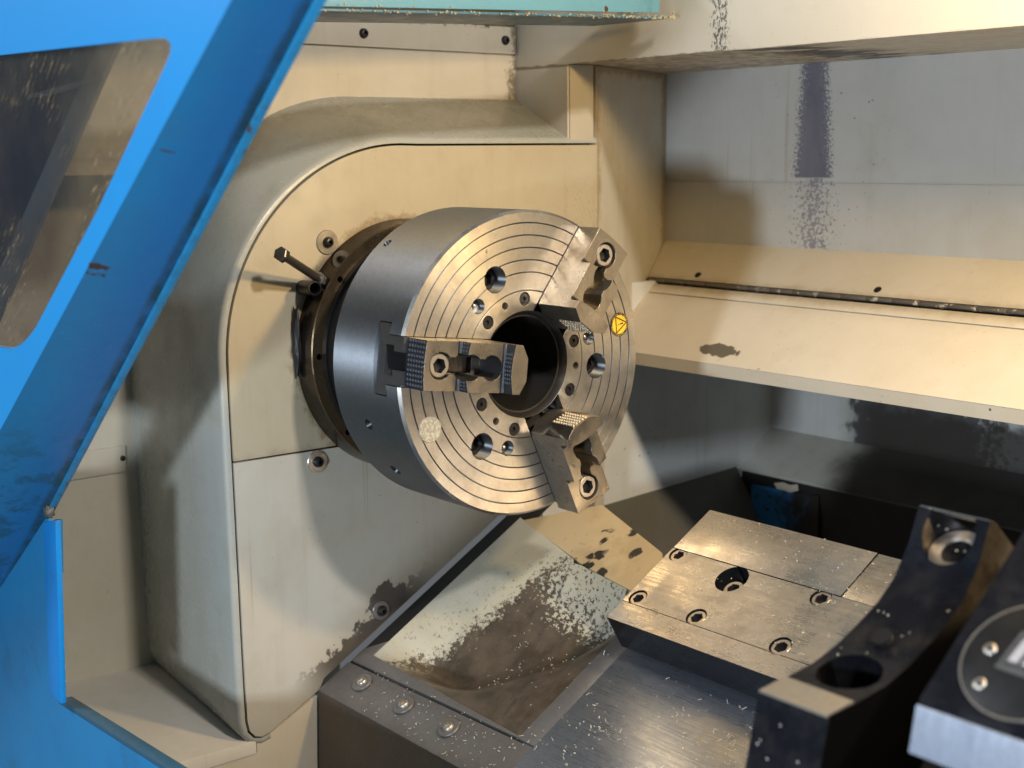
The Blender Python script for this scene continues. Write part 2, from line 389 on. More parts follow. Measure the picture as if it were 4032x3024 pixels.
BLACK = metal('oil_and_shade_black', (0.010, 0.009, 0.009), .5, .4, (.016, .012, .010), metallic=.0, bump=.03)
GUNB = metal('blackened_bracket', (0.018, 0.019, 0.026), .30, .55, (.050, .046, .044), metallic=.65, bump=.04)
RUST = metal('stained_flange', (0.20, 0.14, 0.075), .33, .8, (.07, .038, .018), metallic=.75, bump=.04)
OILY_SHADED_SIDE = metal('oily_shaded_flange_side', (0.07, 0.055, 0.042), .20, .5, (.03, .024, .018), metallic=.85, bump=.02)  # dark with oil and with the shade behind the chuck, coloured in
BORE = metal('bore_steel', (0.06, 0.055, 0.05), .42, .5, (.03, .024, .02), metallic=.7, bump=.03)
PLATE = metal('worn_slide_steel', (0.66, 0.635, 0.60), .33, .55, (.36, .29, .20), brush=(.04, 1, 1), metallic=.88, bump=.03)
SHEET = metal('brushed_way_cover', (0.39, 0.425, 0.49), .30, .15, (.32, .32, .33), brush=(.015, 1, 1), bsc=1000, metallic=.85, bump=.015)
RAIL = metal('oily_grey_rail', (0.21, 0.20, 0.195), .36, .4, (.15, .13, .115), metallic=.5, bump=.02)
CHIP = Mat('chip_metal', (.88, .83, .72), .42, 0.55).m
RUBBER = Mat('dark_gap', (.012, .011, .010), .7).m
#==STRUCTURE==
mach = None
OX0, OX1 = Vector((-.272, .362, 0)), Vector((-.385, .62, 0)); ON = Vector((OX1.y-OX0.y, OX0.x-OX1.x, 0)).normalized()
def onO(x, y): return pl(x, y, OX0, ON)
def O(Y, Z): t = (Y-OX0.y)/(OX1.y-OX0.y); return Vector((OX0.x+(OX1.x-OX0.x)*t, Y, Z))
# --- headstock housing: outline of the inset panel (Y,Z)
A = lambda r, a: (r*math.cos(math.radians(a)), r*math.sin(math.radians(a)))
out = [(.362, .2737), (.12, .2737), (.03, .2737)] + [A(.2745, a) for a in range(87, 182, 3)] + [(-.2735, -.08), (-.272, -.2), (-.2705, -.38), (-.269, -.487), (-.266, -.502), (-.258, -.5115), (-.248, -.5145), (-.236, -.5115)]
hb = lambda Y, h=-.3205: (h+.5*Y)/(math.sqrt(3)/2)
out_low = [(-.157, -.4707), (-.149, hb(-.149)), (.362, hb(.362))]
def offs(pts, d):
    r = []
    for i, p in enumerate(pts):
        a = pts[max(i-1, 0)]; b = pts[min(i+1, len(pts)-1)]
        t = Vector((b[0]-a[0], b[1]-a[1])).normalized(); n = Vector((t.y, -t.x))   # outward for this winding
        r.append((p[0]-n.x*-d if False else p[0]+n.x*d*-1, p[1]+n.y*d*-1))
    return r
hs = thing('headstock_housing', (-.27, 0, -.5), 'cream painted headstock housing with flared rounded skirt behind the chuck', 'machine housing')
g1 = offs(out, .0030); g2 = offs(out, .0125)
if (Vector(g2[10])).length < Vector(out[10]).length: g1 = offs(out, -.0030); g2 = offs(out, -.0125)
n = len(out)
# rim: groove wall, flat rim, rounded lip into the skirt
vs = [(-.286, *p) for p in g1] + [(-.2695, *p) for p in g1] + [(-.2695, *p) for p in offs(out, (.007 if g2 and Vector(g2[10]).length > Vector(out[10]).length and (Vector(offs(out, .01)[10]).length > Vector(out[10]).length) else -.007))] + [(-.2715, *p) for p in offs(out, (.0105 if Vector(offs(out, .01)[10]).length > Vector(out[10]).length else -.0105))] + [(-.276, *p) for p in g2]
# skirt behind the lip
M_, B_ = [], []
for i, p in enumerate(g2):
    if i < 3: M_.append((-.394, p[0], .3450)); B_.append((-.396, p[0], .3450))
    else:
        a = math.degrees(math.atan2(p[1], p[0])) if p[1] > -.001 else 181
        if a <= 180 and p[1] >= 0:
            t = max(0, (a-87)/93); ar = math.radians(87+93*t)
            rx = .345+(.270-.345)*t; q = (rx*math.cos(ar) if a > 90 else p[0]*(1-t), .345*math.sin(ar)**.92)
            M_.append((-.394, *q)); f = max(0, min(1, (a-116)/20)); B_.append((-.394-.243*f, q[0]+(.024*f), q[1]))
        else: M_.append((-.394, p[0]+.013, p[1])); B_.append((-.637, p[0]+.037, p[1]))
vs += M_ + B_
fs = []
for k in range(6):
    for i in range(n-1): fs.append((k*n+i, k*n+i+1, (k+1)*n+i+1, (k+1)*n+i))
for i in range(n-1):
    pass
mesh('skirt', vs, fs, GREY_SKIRT, hs, 40)
# back of the groove
prism('recess_floor', [(-.286, y, z) for y, z in g1 + out_low], (-.004, 0, 0), RUBBER, hs)
# two inset plates
up_pts = [(.362, .2737)] + out[1:] ; cut = -.1312
upper = [p for p in out if p[1] > cut+.001] + [(-.2728, cut+.0012), (.33, cut+.0012), (.362, hb(.362)+.0)]
upper = [p for p in out if p[1] > cut+.001] + [(-.2728, cut+.0012), (.362, cut+.0012)]
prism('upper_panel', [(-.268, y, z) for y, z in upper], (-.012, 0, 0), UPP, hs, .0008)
lower = [(-.2728, cut-.0012)] + [p for p in out if p[1] < cut] + out_low[:2] + [(.23, hb(.23)), (.25, cut-.0012)]
lower = [p for p in lower if p[1] <= cut-.001] ; lower += [] 
lower = [(-.2728, cut-.0012)] + [p for p in out if p[1] < cut-.01] + [(-.157, -.4707), (-.149, hb(-.149)), (.3702-.0, hb(.3702-.232)) if False else (.135, hb(.135)), (.402, cut-.0012) if False else (.362, cut-.0012+-.0)]
lower = [(-.2728, cut-.0012)] + [p for p in out if p[1] < cut-.01] + [(-.157, -.4707), (-.149, hb(-.149)), (.362, hb(.362)-.0), (.362, cut-.0012)]
lower[-2] = (.362, hb(.362)) if hb(.362) < cut-.002 else (.362, cut-.004)
prism('lower_panel', [(-.268, y, z) for y, z in lower], (-.012, 0, 0), LOWP, hs, .0008)
# strip over the panel and flat under it
prism('rear_strip', [(-.270, .3090, .2765), (-.270, .356, .2765), (-.270, .356, .3925), (-.270, .3090, .3925)], (-.02, 0, 0), CREAM, hs, .0008)
prism('seam_strip', [(-.278, .350, .2765), (-.278, .372, .2765), (-.278, .372, .3925), (-.278, .350, .3925)], (-.006, 0, 0), paint('rusty_seam', (.33, .21, .07)), hs)
prism('lower_front', [(-.2715, -.255, -.538), (-.2715, -.255, -.5190), (-.2715, -.2395, -.5187), (-.2715, -.155, -.477), (-.2715, -.125, hb(-.125, -.36)), (-.2715, -.19, -.72), (-.2715, -.47, -.72), (-.2715, -.47, -.538)], (-.02, 0, 0), CREAM, hs, .0015)
prism('right_edge', [(-.274, .362, -.34), (-.274, .383, -.34), (-.274, .383, .10), (-.274, .362, .10)], (-.05, 0, 0), CREAM, hs, .003)
# --- screws
def button(name, P, nrm, r, parent, washer=None, mat=BRIGHT, wmat=BOLT, dome=.55):
    nrm = Vector(nrm)
    if washer: bobj('washer', lathe_bm([(0, r*.6), (0, washer), (.0015, washer), (.0022, washer-.0007), (.0022, r*.6)], 40, True, P, nrm, (0, .3, 1)), wmat, parent, 35)
    z = .0022 if washer else 0
    s = r*.42
    bm = lathe_bm([(z, 0), (z, r), (z+r*dome*.55, r*.93), (z+r*dome*.9, r*.72), (z+r*dome, s), (z+r*.15, s*.98), (z+r*.15, 0)], 24, False, P, nrm, (0, .3, 1))
    return bobj(name, bm, mat, parent, 35)
for x, y, w, mt in ((706, 523, .0165, DARKB), (685, 997, .0155, DARKB), (822, 1318, .014, DARKB)):
    button('screw', onX(x, y, -.268), (1, 0, 0), .0075, hs, w, mt, BOLT if y < 1000 else (RAIL if y > 1200 else BOLT), 1.0)

# --- walls round the housing
uw = thing('upper_end_wall', (-.394, 0, .45), 'cream end wall above the headstock with a screwed cover strip', 'wall')
mc = [m_[1:] for m_ in M_ if m_[1] > -.17]
pts = [(.3045, .3450)] + [p for p in mc if p[0] < .30] + [(-.22, .24), (-.592, .24), (-.592, .75), (.3045, .75)]
prism('wall_sheet', [(-.394, y, z) for y, z in pts], (-.012, 0, 0), mk_endwall(), uw)
st_ = [onX(640, 95, -.389), onX(1110, 119, -.389), onX(1110, 55, -.389), onX(640, 33, -.389)]
st_[0].y = -.20; st_[0].z = .4165; st_[3].y = -.20; st_[3].z = .4575; st_[1].y = .302; st_[2].y = .302; st_[1].z = .4140; st_[2].z = .455
prism('cover_strip', st_, (-.004, 0, 0), mk_endwall(), uw, .0007)
for x, y in ((785, 72), (1091, 87)): button('screw', onX(x, y, -.389), (1, 0, 0), .0072, uw, None, DARKB, BOLT, .8)
prism('dark_gap', [(-.392, -.5, .4585), (-.392, .302, .456), (-.392, .302, .50), (-.392, -.5, .50)], (-.001, 0, 0), paint('dark_yellow_gap', (.10, .085, .03)), uw)  # thin dark yellowish strip above the cover strip
lw = thing('left_end_wall', (-.637, -.45, -.5176), 'cream end wall at lower left with a small screwed cover plate', 'wall')
prism('wall_sheet', [(-.637, -.476, -.75), (-.637, .1, -.75), (-.637, .1, .30), (-.637, -.59, .30), (-.637, -.59, -.2), (-.637, -.476, -.2)], (-.012, 0, 0), CREAM, lw)
cp_ = [Vector((-.634, -.46, -.1655)), Vector((-.634, -.2645, -.1672)), Vector((-.634, -.2660, -.2068)), Vector((-.634, -.46, -.2080))]
prism('cover_plate', cp_, (-.003, 0, 0), CREAM, lw, .0006)
button('screw', onX(265, 990, -.634), (1, 0, 0), .0042, lw, None, DARKB)
o = prism('ledge', [(-.637, -.475, -.5176), (-.27, -.475, -.5176), (-.27, -.2565, -.5176), (-.637, -.2305, -.5176)], (0, 0, -.02), paint('paint_ledge', base=(.66, .62, .56), streak=False), None, .0012)
prop(o, 'pale dusty floor ledge between the left end wall and the blue guard', 'ledge')
prism('step_shelf', [(-.66, -.59, .27), (-.39, -.59, .27), (-.39, -.15, .27), (-.66, -.15, .27)], (0, 0, -.01), CREAM, lw)

# --- overhead box: front face, underside
YB = .3045; ZB = .3925
ob = prism('overhead_box', [(-.394, YB+.0045, ZB+.001), (1.5, YB+.0045, ZB+.001), (1.5, .64, ZB+.001), (-.394, .64, ZB+.001)], (0, 0, .5), BOXP, None)
prism('front_sheet', [(-.3935, YB, .3443), (-.2712, YB, .2795), (-.2712, YB, ZB), (1.5, YB, ZB), (1.5, YB, ZB+.5), (-.3935, YB, ZB+.5)], (0, .004, 0), BOXP, ob, .0012)
# its left end joins the end wall: the box front runs on down to the skirt as a corner plate
prop(ob, 'cream overhead box with a bright front face and stained underside at upper right', 'enclosure box')
# --- back wall, oblique side wall, recess
bw = prism('back_wall', [(-.60, .63, .118), (1.5, .63, .118), (1.5, .63, .40), (-.60, .63, .40)], (0, .012, 0), BACKW, None)
prop(bw, 'grey looking back wall with a dark purple stain running down it', 'wall')
bw2 = prism('fold_panel', [(-.60, .6285, .110), (1.5, .6285, .110), (1.5, .630, .2128), (-.60, .630, .2128)], (0, -.003, 0), BACKW, bw, .001)
XR = -.33; rc = onX(1666, 921, XR); YR = rc.y
sw = prism('side_wall', [O(.362, ZB), O(.66, ZB), O(.66, .0), O(.44, -.062), O(.362, -.062)], ON*-.01, mk_sidewall(), None)
prop(sw, 'cream side wall between the chuck panel and the stained back wall', 'wall')
rs = prism('recess_side_wall', [(XR, .30, .05), (XR, YR+.03, .05), (XR, YR+.03, -.55), (XR, .30, -.55)], (-.01, 0, 0), paint('paint_recess_side', base=(.60, .60, .57), grime=.9), None)
prop(rs, 'grey side wall of the recess beside the lower right of the chuck', 'wall')
def solve_h(x, y): pass
# chip shield: upper leaf, hinge, lower leaf
sd = Vector((0, .43-.63, -.052-.115)).normalized(); SN = Vector((0, -sd.z*-1, 0)); SN = Vector((0, sd.z, -sd.y)).normalized()
if SN.z < 0: SN = -SN
shp = lambda X, Y: Vector((X, Y, .115+(Y-.63)*((.052+.115)/.2)))
cs = thing('chip_shield', (-.1, .552, .049), 'cream sloped chip shield in two leaves with a flaking hinge between them', 'shield')
xl = lambda Y: O(Y, 0).x+.001
prism('upper_leaf', [shp(xl(.632), .632), shp(1.5, .632), shp(1.5, .558), shp(xl(.558), .558)], SN*-.003, SHIELD, cs, .0006)
prism('lower_leaf', [shp(xl(.5465), .5465), shp(1.5, .5465), shp(1.5, .5315), shp(xl(.5315), .5315)], SN*-.003, SHIELD, cs, .0006)
prism('apron', [shp(xl(.5300), .5300), shp(1.5, .5300), shp(1.5, .43), shp(xl(.43), .43)], SN*-.003, SHIELD, cs, .0006)
prism('apron_lip', [shp(xl(.43), .4302)+SN*-.0005, shp(1.5, .4302)+SN*-.0005, shp(1.5, .4302)+Vector((0, .004, -.02)), shp(xl(.43), .4302)+Vector((0, .004, -.02))], (0, .002, 0), SHIELD, cs)
prism('backing', [shp(xl(.6), .6)+SN*-.005, shp(1.5, .6)+SN*-.005, shp(1.5, .5)+SN*-.005, shp(xl(.5), .5)+SN*-.005], SN*-.003, RUBBER, cs)
HINGE = paint('hinge_flaking', base=(.11, .095, .08), stains=lambda m, c, r: (m.mix(m.mr(m.noise(55, 5, .75), .57, .60), c, (.50, .45, .36)), r), streak=False)
hp = shp(0, .552)+SN*.001; x = -.352; k_me = None
while x < 1.25:
    if k_me is None:
        k = bobj('knuckle', lathe_bm([(0, 0), (0, .0032), (.0005, .0036), (.0440, .0036), (.0445, .0032), (.0445, 0)], 12, False, (0, 0, 0), (1, 0, 0), (0, 0, 1)), HINGE, cs, 40); k_me = k.data
    else: k = link('knuckle', k_me, cs)
    k.location = (x, hp.y, hp.z+random.uniform(-.0004, .0004)); k.rotation_euler = (random.uniform(0, 6), 0, 0); x += .0452
for px_, py_ in ((1508, 594), (1896, 626)):
    P = pl(px_, py_, shp(0, .6), SN); bobj('stud', lathe_bm([(0, 0), (0, .006), (.0012, .0058), (.0012, .0032), (.0035, .003), (.0035, 0)], 20, False, P-SN*.0005, SN, (1, 0, 0)), DARKB, cs, 30)
# recess behind the shield
rw = prism('recess_back_wall', [(XR-.05, YR, rc.z-.01), (1.6, YR, rc.z-.01), (1.6, YR, .08), (XR-.05, YR, .08)], (0, .01, 0), RECESS, None)
prop(rw, 'grey wall deep under the chip shield with a black stain', 'wall')
SA, SB = Vector((rc.x, YR, rc.z)), onX(1590, 1008, XR)
sh = prism('recess_shelf', [SA+Vector((-.05, .01, .005)), Vector((1.6, YR+.01, SA.z+.005)), Vector((1.6, SB.y, SB.z)), Vector((SB.x, SB.y, SB.z))], (0, .003, -.006), SHELF, None, .0015)
prop(sh, 'dirty sloping shelf below the recess wall, with shade painted black at right', 'shelf')
lowv = onX(1310, 1090, XR); blk = thing('recess_riser', (.2, SB.y, SB.z), 'black oily riser under the shelf with a patch of bare blue paint', 'panel')
prism('riser_sheet', [Vector((SB.x+.012, SB.y+.003, SB.z-.004)), Vector((1.6, SB.y+.003, SB.z-.004)), Vector((1.6, SB.y-.02, SB.z-.5)), Vector((SB.x+.012, SB.y-.02, SB.z-.5))], (0, .01, 0), BLACK, blk)
def mk_bluep():
    m = Mat('blue_patch', (.012, .14, .34), .45)
    X = m.xyz()[0]; n_ = m.noise(26, 4, .65)
    f = m.ma('MAXIMUM', m.mr(m.add(X, m.mul(m.sub(n_, .5), .14)), -.235, -.175), m.mr(m.noise(110, 3), .60, .64))
    m.set('Base Color', m.mix(f, (.012, .15, .36), (.012, .011, .011))); return m.m
bp_ = [onY(1622, 1046, SB.y-.002), onY(1768, 1072, SB.y-.002), onY(1765, 1200, SB.y-.012), onY(1625, 1180, SB.y-.012)]
prism('blue_patch', bp_, (0, .004, 0), mk_bluep(), blk)
wp = [onY(x, y, SB.y-.003) for x, y in ((1672, 1044), (1690, 1042), (1706, 1048), (1722, 1046), (1724, 1060), (1706, 1064), (1690, 1058), (1678, 1056))]
prism('paint_flake', wp, (0, .002, 0), CREAM, blk)
# dark chute floor beyond the casting
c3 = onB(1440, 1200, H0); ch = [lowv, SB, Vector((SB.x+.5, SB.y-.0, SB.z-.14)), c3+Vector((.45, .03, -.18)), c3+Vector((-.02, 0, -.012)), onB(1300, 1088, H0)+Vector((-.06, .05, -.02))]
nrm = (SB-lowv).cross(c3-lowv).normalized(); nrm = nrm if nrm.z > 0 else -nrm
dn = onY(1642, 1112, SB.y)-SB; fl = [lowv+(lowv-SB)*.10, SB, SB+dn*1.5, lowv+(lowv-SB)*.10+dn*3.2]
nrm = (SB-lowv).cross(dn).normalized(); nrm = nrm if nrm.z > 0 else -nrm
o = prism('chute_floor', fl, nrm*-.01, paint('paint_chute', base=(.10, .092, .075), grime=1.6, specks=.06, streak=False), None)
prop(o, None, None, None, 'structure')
#==BED==
cast = [onB(x, y, H0) for x, y in ((1127, 1122), (1300, 1088), (1440, 1200), (1470, 1285), (1391, 1290), (1262, 1222))]
o = prism('bed_casting', [p-NS*.001 for p in cast], NS*-.06, CAST, None, .002); prop(o, 'orange lit cream bed casting spotted with black oil under the chuck', 'casting')
rib = prism('dark_bed_groove', [bed(-.266, -.315, H0-.004), bed(-.266, .10, H0-.004), bed(-.2345, .10, H0-.004), bed(-.2345, -.315, H0-.004)], NS*-.02, RUBBER, None)  # plain black strip set into the bed beside the lower panel
prop(rib, 'black groove running down the bed beside the lower panel', 'groove')
# scoop: a hollow worn surface between groove, front rail and way cover
e1 = [bXs(x, y, H0) for x, y in ((810, 1415), (1120, 1113), (1262, 1222), (1391, 1290), (1350, 1340), (1130, 1590))]
NU, NV = 56, 44; vs, fs = [], []
def scoop_h(u, v, X, s):
    w = (X+.105)*1.0-.225-s          # <0: the hollow flank, >0: the flat floor
    f = max(0.0, 1+w/.22 if w < 0 else 1-w/.16)
    f = f*f*(3-2*f); ed = min(1, 6*u*1.0)*min(1, 7*(1-u))*min(1, 7*v)*min(1, 5*(1-v))
    return H0-.0015-.056*f*ed
for j in range(NV+1):
    v = j/NV
    for i in range(NU+1):
        u = i/NU
        sL, sR = -.2905, -.3015; tL, tR = .016, -.0935
        # upper border runs from the chuck corner to the slide corner via the casting edge
        if u < .50: st = .016+(bXs(1262, 1222, H0)[1]-.016)*(u/.55)
        else: st = bXs(1262, 1222, H0)[1]*(1-(u-.55)/.45)+(-.052)*((u-.55)/.45) if u > .55 else bXs(1262, 1222, H0)[1]
        X = -.2345+u*(.1035+.2345); s0 = sL+(sR-sL)*u; s = s0+(st-s0)*v
        vs.append(bed(X, s, scoop_h(u, v, X, s)))
for j in range(NV):
    for i in range(NU): a = j*(NU+1)+i; fs.append((a, a+1, a+NU+2, a+NU+1))
o = mesh('worn_scoop', vs, fs, SCOOP, None, 60, recalc=False); prop(o, 'hollow chip scoop with cream paint worn through to brown metal', 'scoop')
o.data.flip_normals() if o.data.polygons[0].normal.dot(NS) < 0 else None
# front rail with three button screws
rl = thing('front_rail', tuple(bed(-.1, -.34, H0)), 'oily grey front rail of the bed with three button screws', 'rail')
g_ = .0016
prism('rail_top', [bed(-.2655, -.3135-g_, H0), bed(.108, -.3060-g_, H0), bed(.9, -.3060-g_, H0), bed(.9, -.3745, H0), bed(-.2655, -.3745, H0)], NS*-.012, RAIL, rl, .0035)
prism('rail_inner', [bed(-.2345, -.2905, H0), bed(.1035, -.3015, H0), bed(.1035, -.3060+g_, H0), bed(-.262, -.3135+g_, H0), bed(-.262, -.288, H0), bed(-.2345, -.262, H0)], NS*-.012, RAIL, rl, .0006)
prism('rail_front', [bed(-.2655, -.3735, H0-.002), bed(.9, -.3735, H0-.002), bed(.9, -.3735, H0-.002)+Vector((0, -.012, -.4)), bed(-.2655, -.3735, H0-.002)+Vector((0, -.012, -.4))], (0, .02, 0), metal('brown_rail_front', (.13, .112, .098), .45, .4, metallic=.3), rl, .001)
for x, y in ((783, 1475), (873, 1524), (970, 1573)):
    button('button_screw', onB(x, y, H0+.001), NS, .0078, rl, .0150, BOLT, RAIL, .55)
# way cover sheet
wc = thing('way_cover', tuple(bed(.5, -.3, H0)), 'brushed shiny sheet steel way cover strewn with chips', 'way cover')
prism('border_strip', [bed(.1050, -.3055, H0+.0012), bed(.1050, -.08, H0+.0012), bed(.136, -.08, H0+.0012), bed(.136, -.3055, H0+.0012)], NS*-.006, RAIL, wc, .0008)
prism('cover_sheet', [bed(.1365, -.70, H0+.0022), bed(1.2, -.70, H0+.0022), bed(1.2, .05, H0+.0022), bed(.1365, .05, H0+.0022)], NS*-.006, SHEET, wc, .0008)
# slide plate with socket screws
HP = -.268
PX0, PS0 = bXs(1313, 1333, HP); _, PS1 = bXs(1530, 1100, HP); _, seam = bXs(1660, 1243, HP); PX0 = (PX0+bXs(1530, 1100, HP)[0])/2
sp_ = thing('slide_plate', tuple(bed(.3, -.03, H0)), 'worn bright steel slide block with six socket screws in its top', 'slide block')
_, seam2 = bXs(1398, 1315, HP)
strip_f = prism('front_plate', [bed(PX0+.0006, PS0, HP-.0004), bed(1.2, PS0, HP-.0004), bed(1.2, seam2-.0004, HP-.0004), bed(PX0+.0006, seam2-.0004, HP-.0004)], NS*-.050, PLATE, sp_)
top = prism('screwed_plate', [bed(PX0, seam2+.0004, HP), bed(1.2, seam2+.0004, HP), bed(1.2, seam-.0008, HP), bed(PX0, seam-.0008, HP)], NS*-.050, PLATE, sp_)
rear = prism('rear_plate', [bed(PX0, seam+.0008, HP), bed(.395, seam+.0008, HP), bed(.395, PS1, HP), bed(PX0, PS1, HP)], NS*-.050, PLATE, sp_, .0008)
rear2 = prism('rear_plate', [bed(.396, seam+.0008, HP-.0012), bed(1.2, seam+.0008, HP-.0012), bed(1.2, PS1, HP-.0012), bed(.396, PS1, HP-.0012)], NS*-.050, PLATE, sp_, .0008)
cuts = []; scr = []; cut2 = []
for x, y, r in ((1465, 1197, .0125), (1378, 1290, .0125), (1504, 1332, .0132), (1686, 1395, .0135), (1773, 1291, .0132)):
    P = onB(x, y, HP); cuts.append(cyl_bm(P-NS*.012, NS, r, .03, 40)); cut2.append(cyl_bm(P-NS*.012, NS, r, .03, 40)); scr.append((P, r, .0018))
Pb = onB(1581, 1251, HP); cuts.append(cyl_bm(Pb-NS*.030, NS, .0215, .05, 48)); scr.append((Pb+SS*-.006+Vector((.003, 0, 0)), .0140, .009))
boolean(top, cuts); resmooth(top, 30)
PSIDE = metal('dark_reflection_plate_side', (.05, .055, .065), .24, .3, (.03, .03, .03), metallic=.85, bump=.01)  # plate sides: the dark surroundings they mirror, put into the colour
boolean(strip_f, cut2); resmooth(strip_f, 30)
for o in (top, rear, rear2, strip_f):
    o.data.materials.append(PSIDE)
    for p in o.data.polygons: p.material_index = 1 if abs(p.normal.dot(NS)) < .3 else 0
def socket_bm(P, nrm, r, depth, hexr, up=(0, .2, 1), ph=0.0, seg=36):
    """cap screw head whose top is at P, hex socket sunk in it"""
    nrm = Vector(nrm).normalized(); u = Vector(up); u = (u-nrm*u.dot(nrm)).normalized(); v = nrm.cross(u); P = Vector(P)
    bm = bmesh.new(); seg = 36
    def ring(h, rad, hexa=False):
        out_ = []
        for i in range(seg):
            a = 2*PI*i/seg
            q = rad
            if hexa:
                b = (a % (PI/3))-PI/6; q = rad*math.cos(PI/6)/math.cos(b)
            out_.append(bm.verts.new(P+nrm*h+(u*math.cos(a+ph)+v*math.sin(a+ph))*q))
        return out_
    R_ = [ring(-depth, r), ring(-.0009, r), ring(0, r-.0009), ring(0, hexr*1.04, True), ring(-.0006, hexr, True), ring(-depth*.62, hexr, True)]
    for a, b in zip(R_, R_[1:]):
        for i in range(seg): bm.faces.new([a[i], a[(i+1) % seg], b[(i+1) % seg], b[i]])
    c = bm.verts.new(P-nrm*depth*.72)
    for i in range(seg): bm.faces.new([R_[-1][i], R_[-1][(i+1) % seg], c])
    for f in bm.faces: q_ = f.calc_center_median()-P; f.material_index = 1 if (q_-nrm*q_.dot(nrm)).length < hexr*.995 and q_.dot(nrm) < -.0003 else 0  # pit faces black: oil plus the shade of the socket depth, coloured in
    bmesh.ops.recalc_face_normals(bm, faces=bm.faces); return bm
for P, r, dp in scr: bobj('socket_screw', socket_bm(P-NS*dp, NS, r*.90 if r < .02 else .0130, .011, r*.60, ph=random.uniform(0, 1)), BOLT, sp_, 30)
#==CHUCK==
chuck = thing('lathe_chuck', (0, 0, 0), 'large three jaw steel lathe chuck with concentric grooves on its face', 'chuck')
prof = [(-.148, .064), (-.013, .064), (-.013, .0942), (0, .0942)]
for g in (.1160, .1314, .1467, .1620, .1773): prof += [(0, g-.0009), (-.0030, g-.0007), (-.0030, g+.0007), (0, g+.0009)]
prof += [(0, .1898), (-.0034, .1932), (-.1450, .1932), (-.148, .1905)]
body = bobj('body', lathe_bm(prof, 180), CYL, chuck)
body.data.materials.append(FACE); body.data.materials.append(BRIGHT)
JA = (173.4, 53.4, -66.6)
def jb(a): a = math.radians(a); return Vector((0, math.cos(a), math.sin(a))), Vector((0, -math.sin(a), math.cos(a))), Vector((1, 0, 0))
def jbox(a, r0, r1, t0, t1, x0, x1):
    er, et, ex = jb(a); return box_bm(er*r0+et*t0+ex*x0, er*(r1-r0), et*(t1-t0), ex*(x1-x0))
cuts = []
for a in JA:
    cuts += [jbox(a, .055, .23, -.0305, .0305, -.040, .03), jbox(a, .055, .23, -.0445, .0445, -.0535, -.0275)]
HA = [113.4-120*i for i in range(3)]; BA = [133.3-120*i for i in range(3)]
for a in HA: er = jb(a)[0]; cuts.append(cyl_bm(er*.1191+Vector((-.034, 0, 0)), (1, 0, 0), .0168, .06, 40))
for a in BA: er = jb(a)[0]; cuts.append(cyl_bm(er*.1079+Vector((-.012, 0, 0)), (1, 0, 0), .0097, .06, 32))
for (xx, aa, rr) in ((-.085, 200, .0075), (-.128, 128, .006), (-.085, 222, .0085)):
    er = jb(aa)[0]; cuts.append(cyl_bm(er*.180+Vector((xx, 0, 0)), er, rr, .06, 24))
for a in HA: cuts.append(cyl_bm(jb(a)[0]*.0829+Vector((-.030, 0, 0)), (1, 0, 0), .0046, .03, 20))
boolean(body, cuts); resmooth(body, 28)
for p in body.data.polygons:
    c = p.center; r = math.hypot(c.y, c.z)
    if p.normal.x > .95 and c.x > -.0004: p.material_index = 1
    elif c.x > -.0036 and r > .1895 and p.normal.x > .3: p.material_index = 2
    else: p.material_index = 0
ring = bobj('retaining_ring', lathe_bm([(-.012, .0680), (.0004, .0680), (.0006, .0685), (.0006, .0925), (0, .0931), (-.012, .0931)], 150), FACE, chuck)
cuts = [jbox(a, .02, .12, -.0305, .0305, -.05, .03) for a in JA]
RS = [91.1-120*i for i in range(3)]+[135.86-120*i for i in range(3)]
for a in RS: cuts.append(cyl_bm(jb(a)[0]*.0829+Vector((-.006, 0, 0)), (1, 0, 0), .0086, .03, 32))
for a in HA: cuts.append(cyl_bm(jb(a)[0]*.0829+Vector((-.030, 0, 0)), (1, 0, 0), .0048, .06, 24))
boolean(ring, cuts); resmooth(ring, 30)
bobj('bore_sleeve', lathe_bm([(-.26, .060), (-.0090, .060), (-.0088, .0625), (-.0075, .0627), (-.0002, .0672), (0.0002, .0678), (-.012, .0679), (-.012, .0638), (-.26, .0638)], 128), BORE, chuck, 30)
for a in HA:
    P = jb(a)[0]*.1191+Vector((-.019, 0, 0)); bobj('mounting_bolt', socket_bm(P, (1, 0, 0), .0150, .013, .0095, ph=random.uniform(0, 1)), DARKB, chuck, 30)
for a in BA:
    P = jb(a)[0]*.1079+Vector((-.0115, 0, 0))
    bobj('grease_nipple', lathe_bm([(0, 0), (0, .0030), (.003, .0028), (.0050, .0021), (.0056, .001), (.0053, 0)], 24, False, P, (1, 0, 0)), BOLT, chuck, 40)
for i, a in enumerate(RS):
    P = jb(a)[0]*.0829+Vector((-.0007, 0, 0)); bobj('ring_screw', socket_bm(P, (1, 0, 0), .0080, .005, .0030, ph=random.uniform(0, 1)), DARKB, chuck, 30)
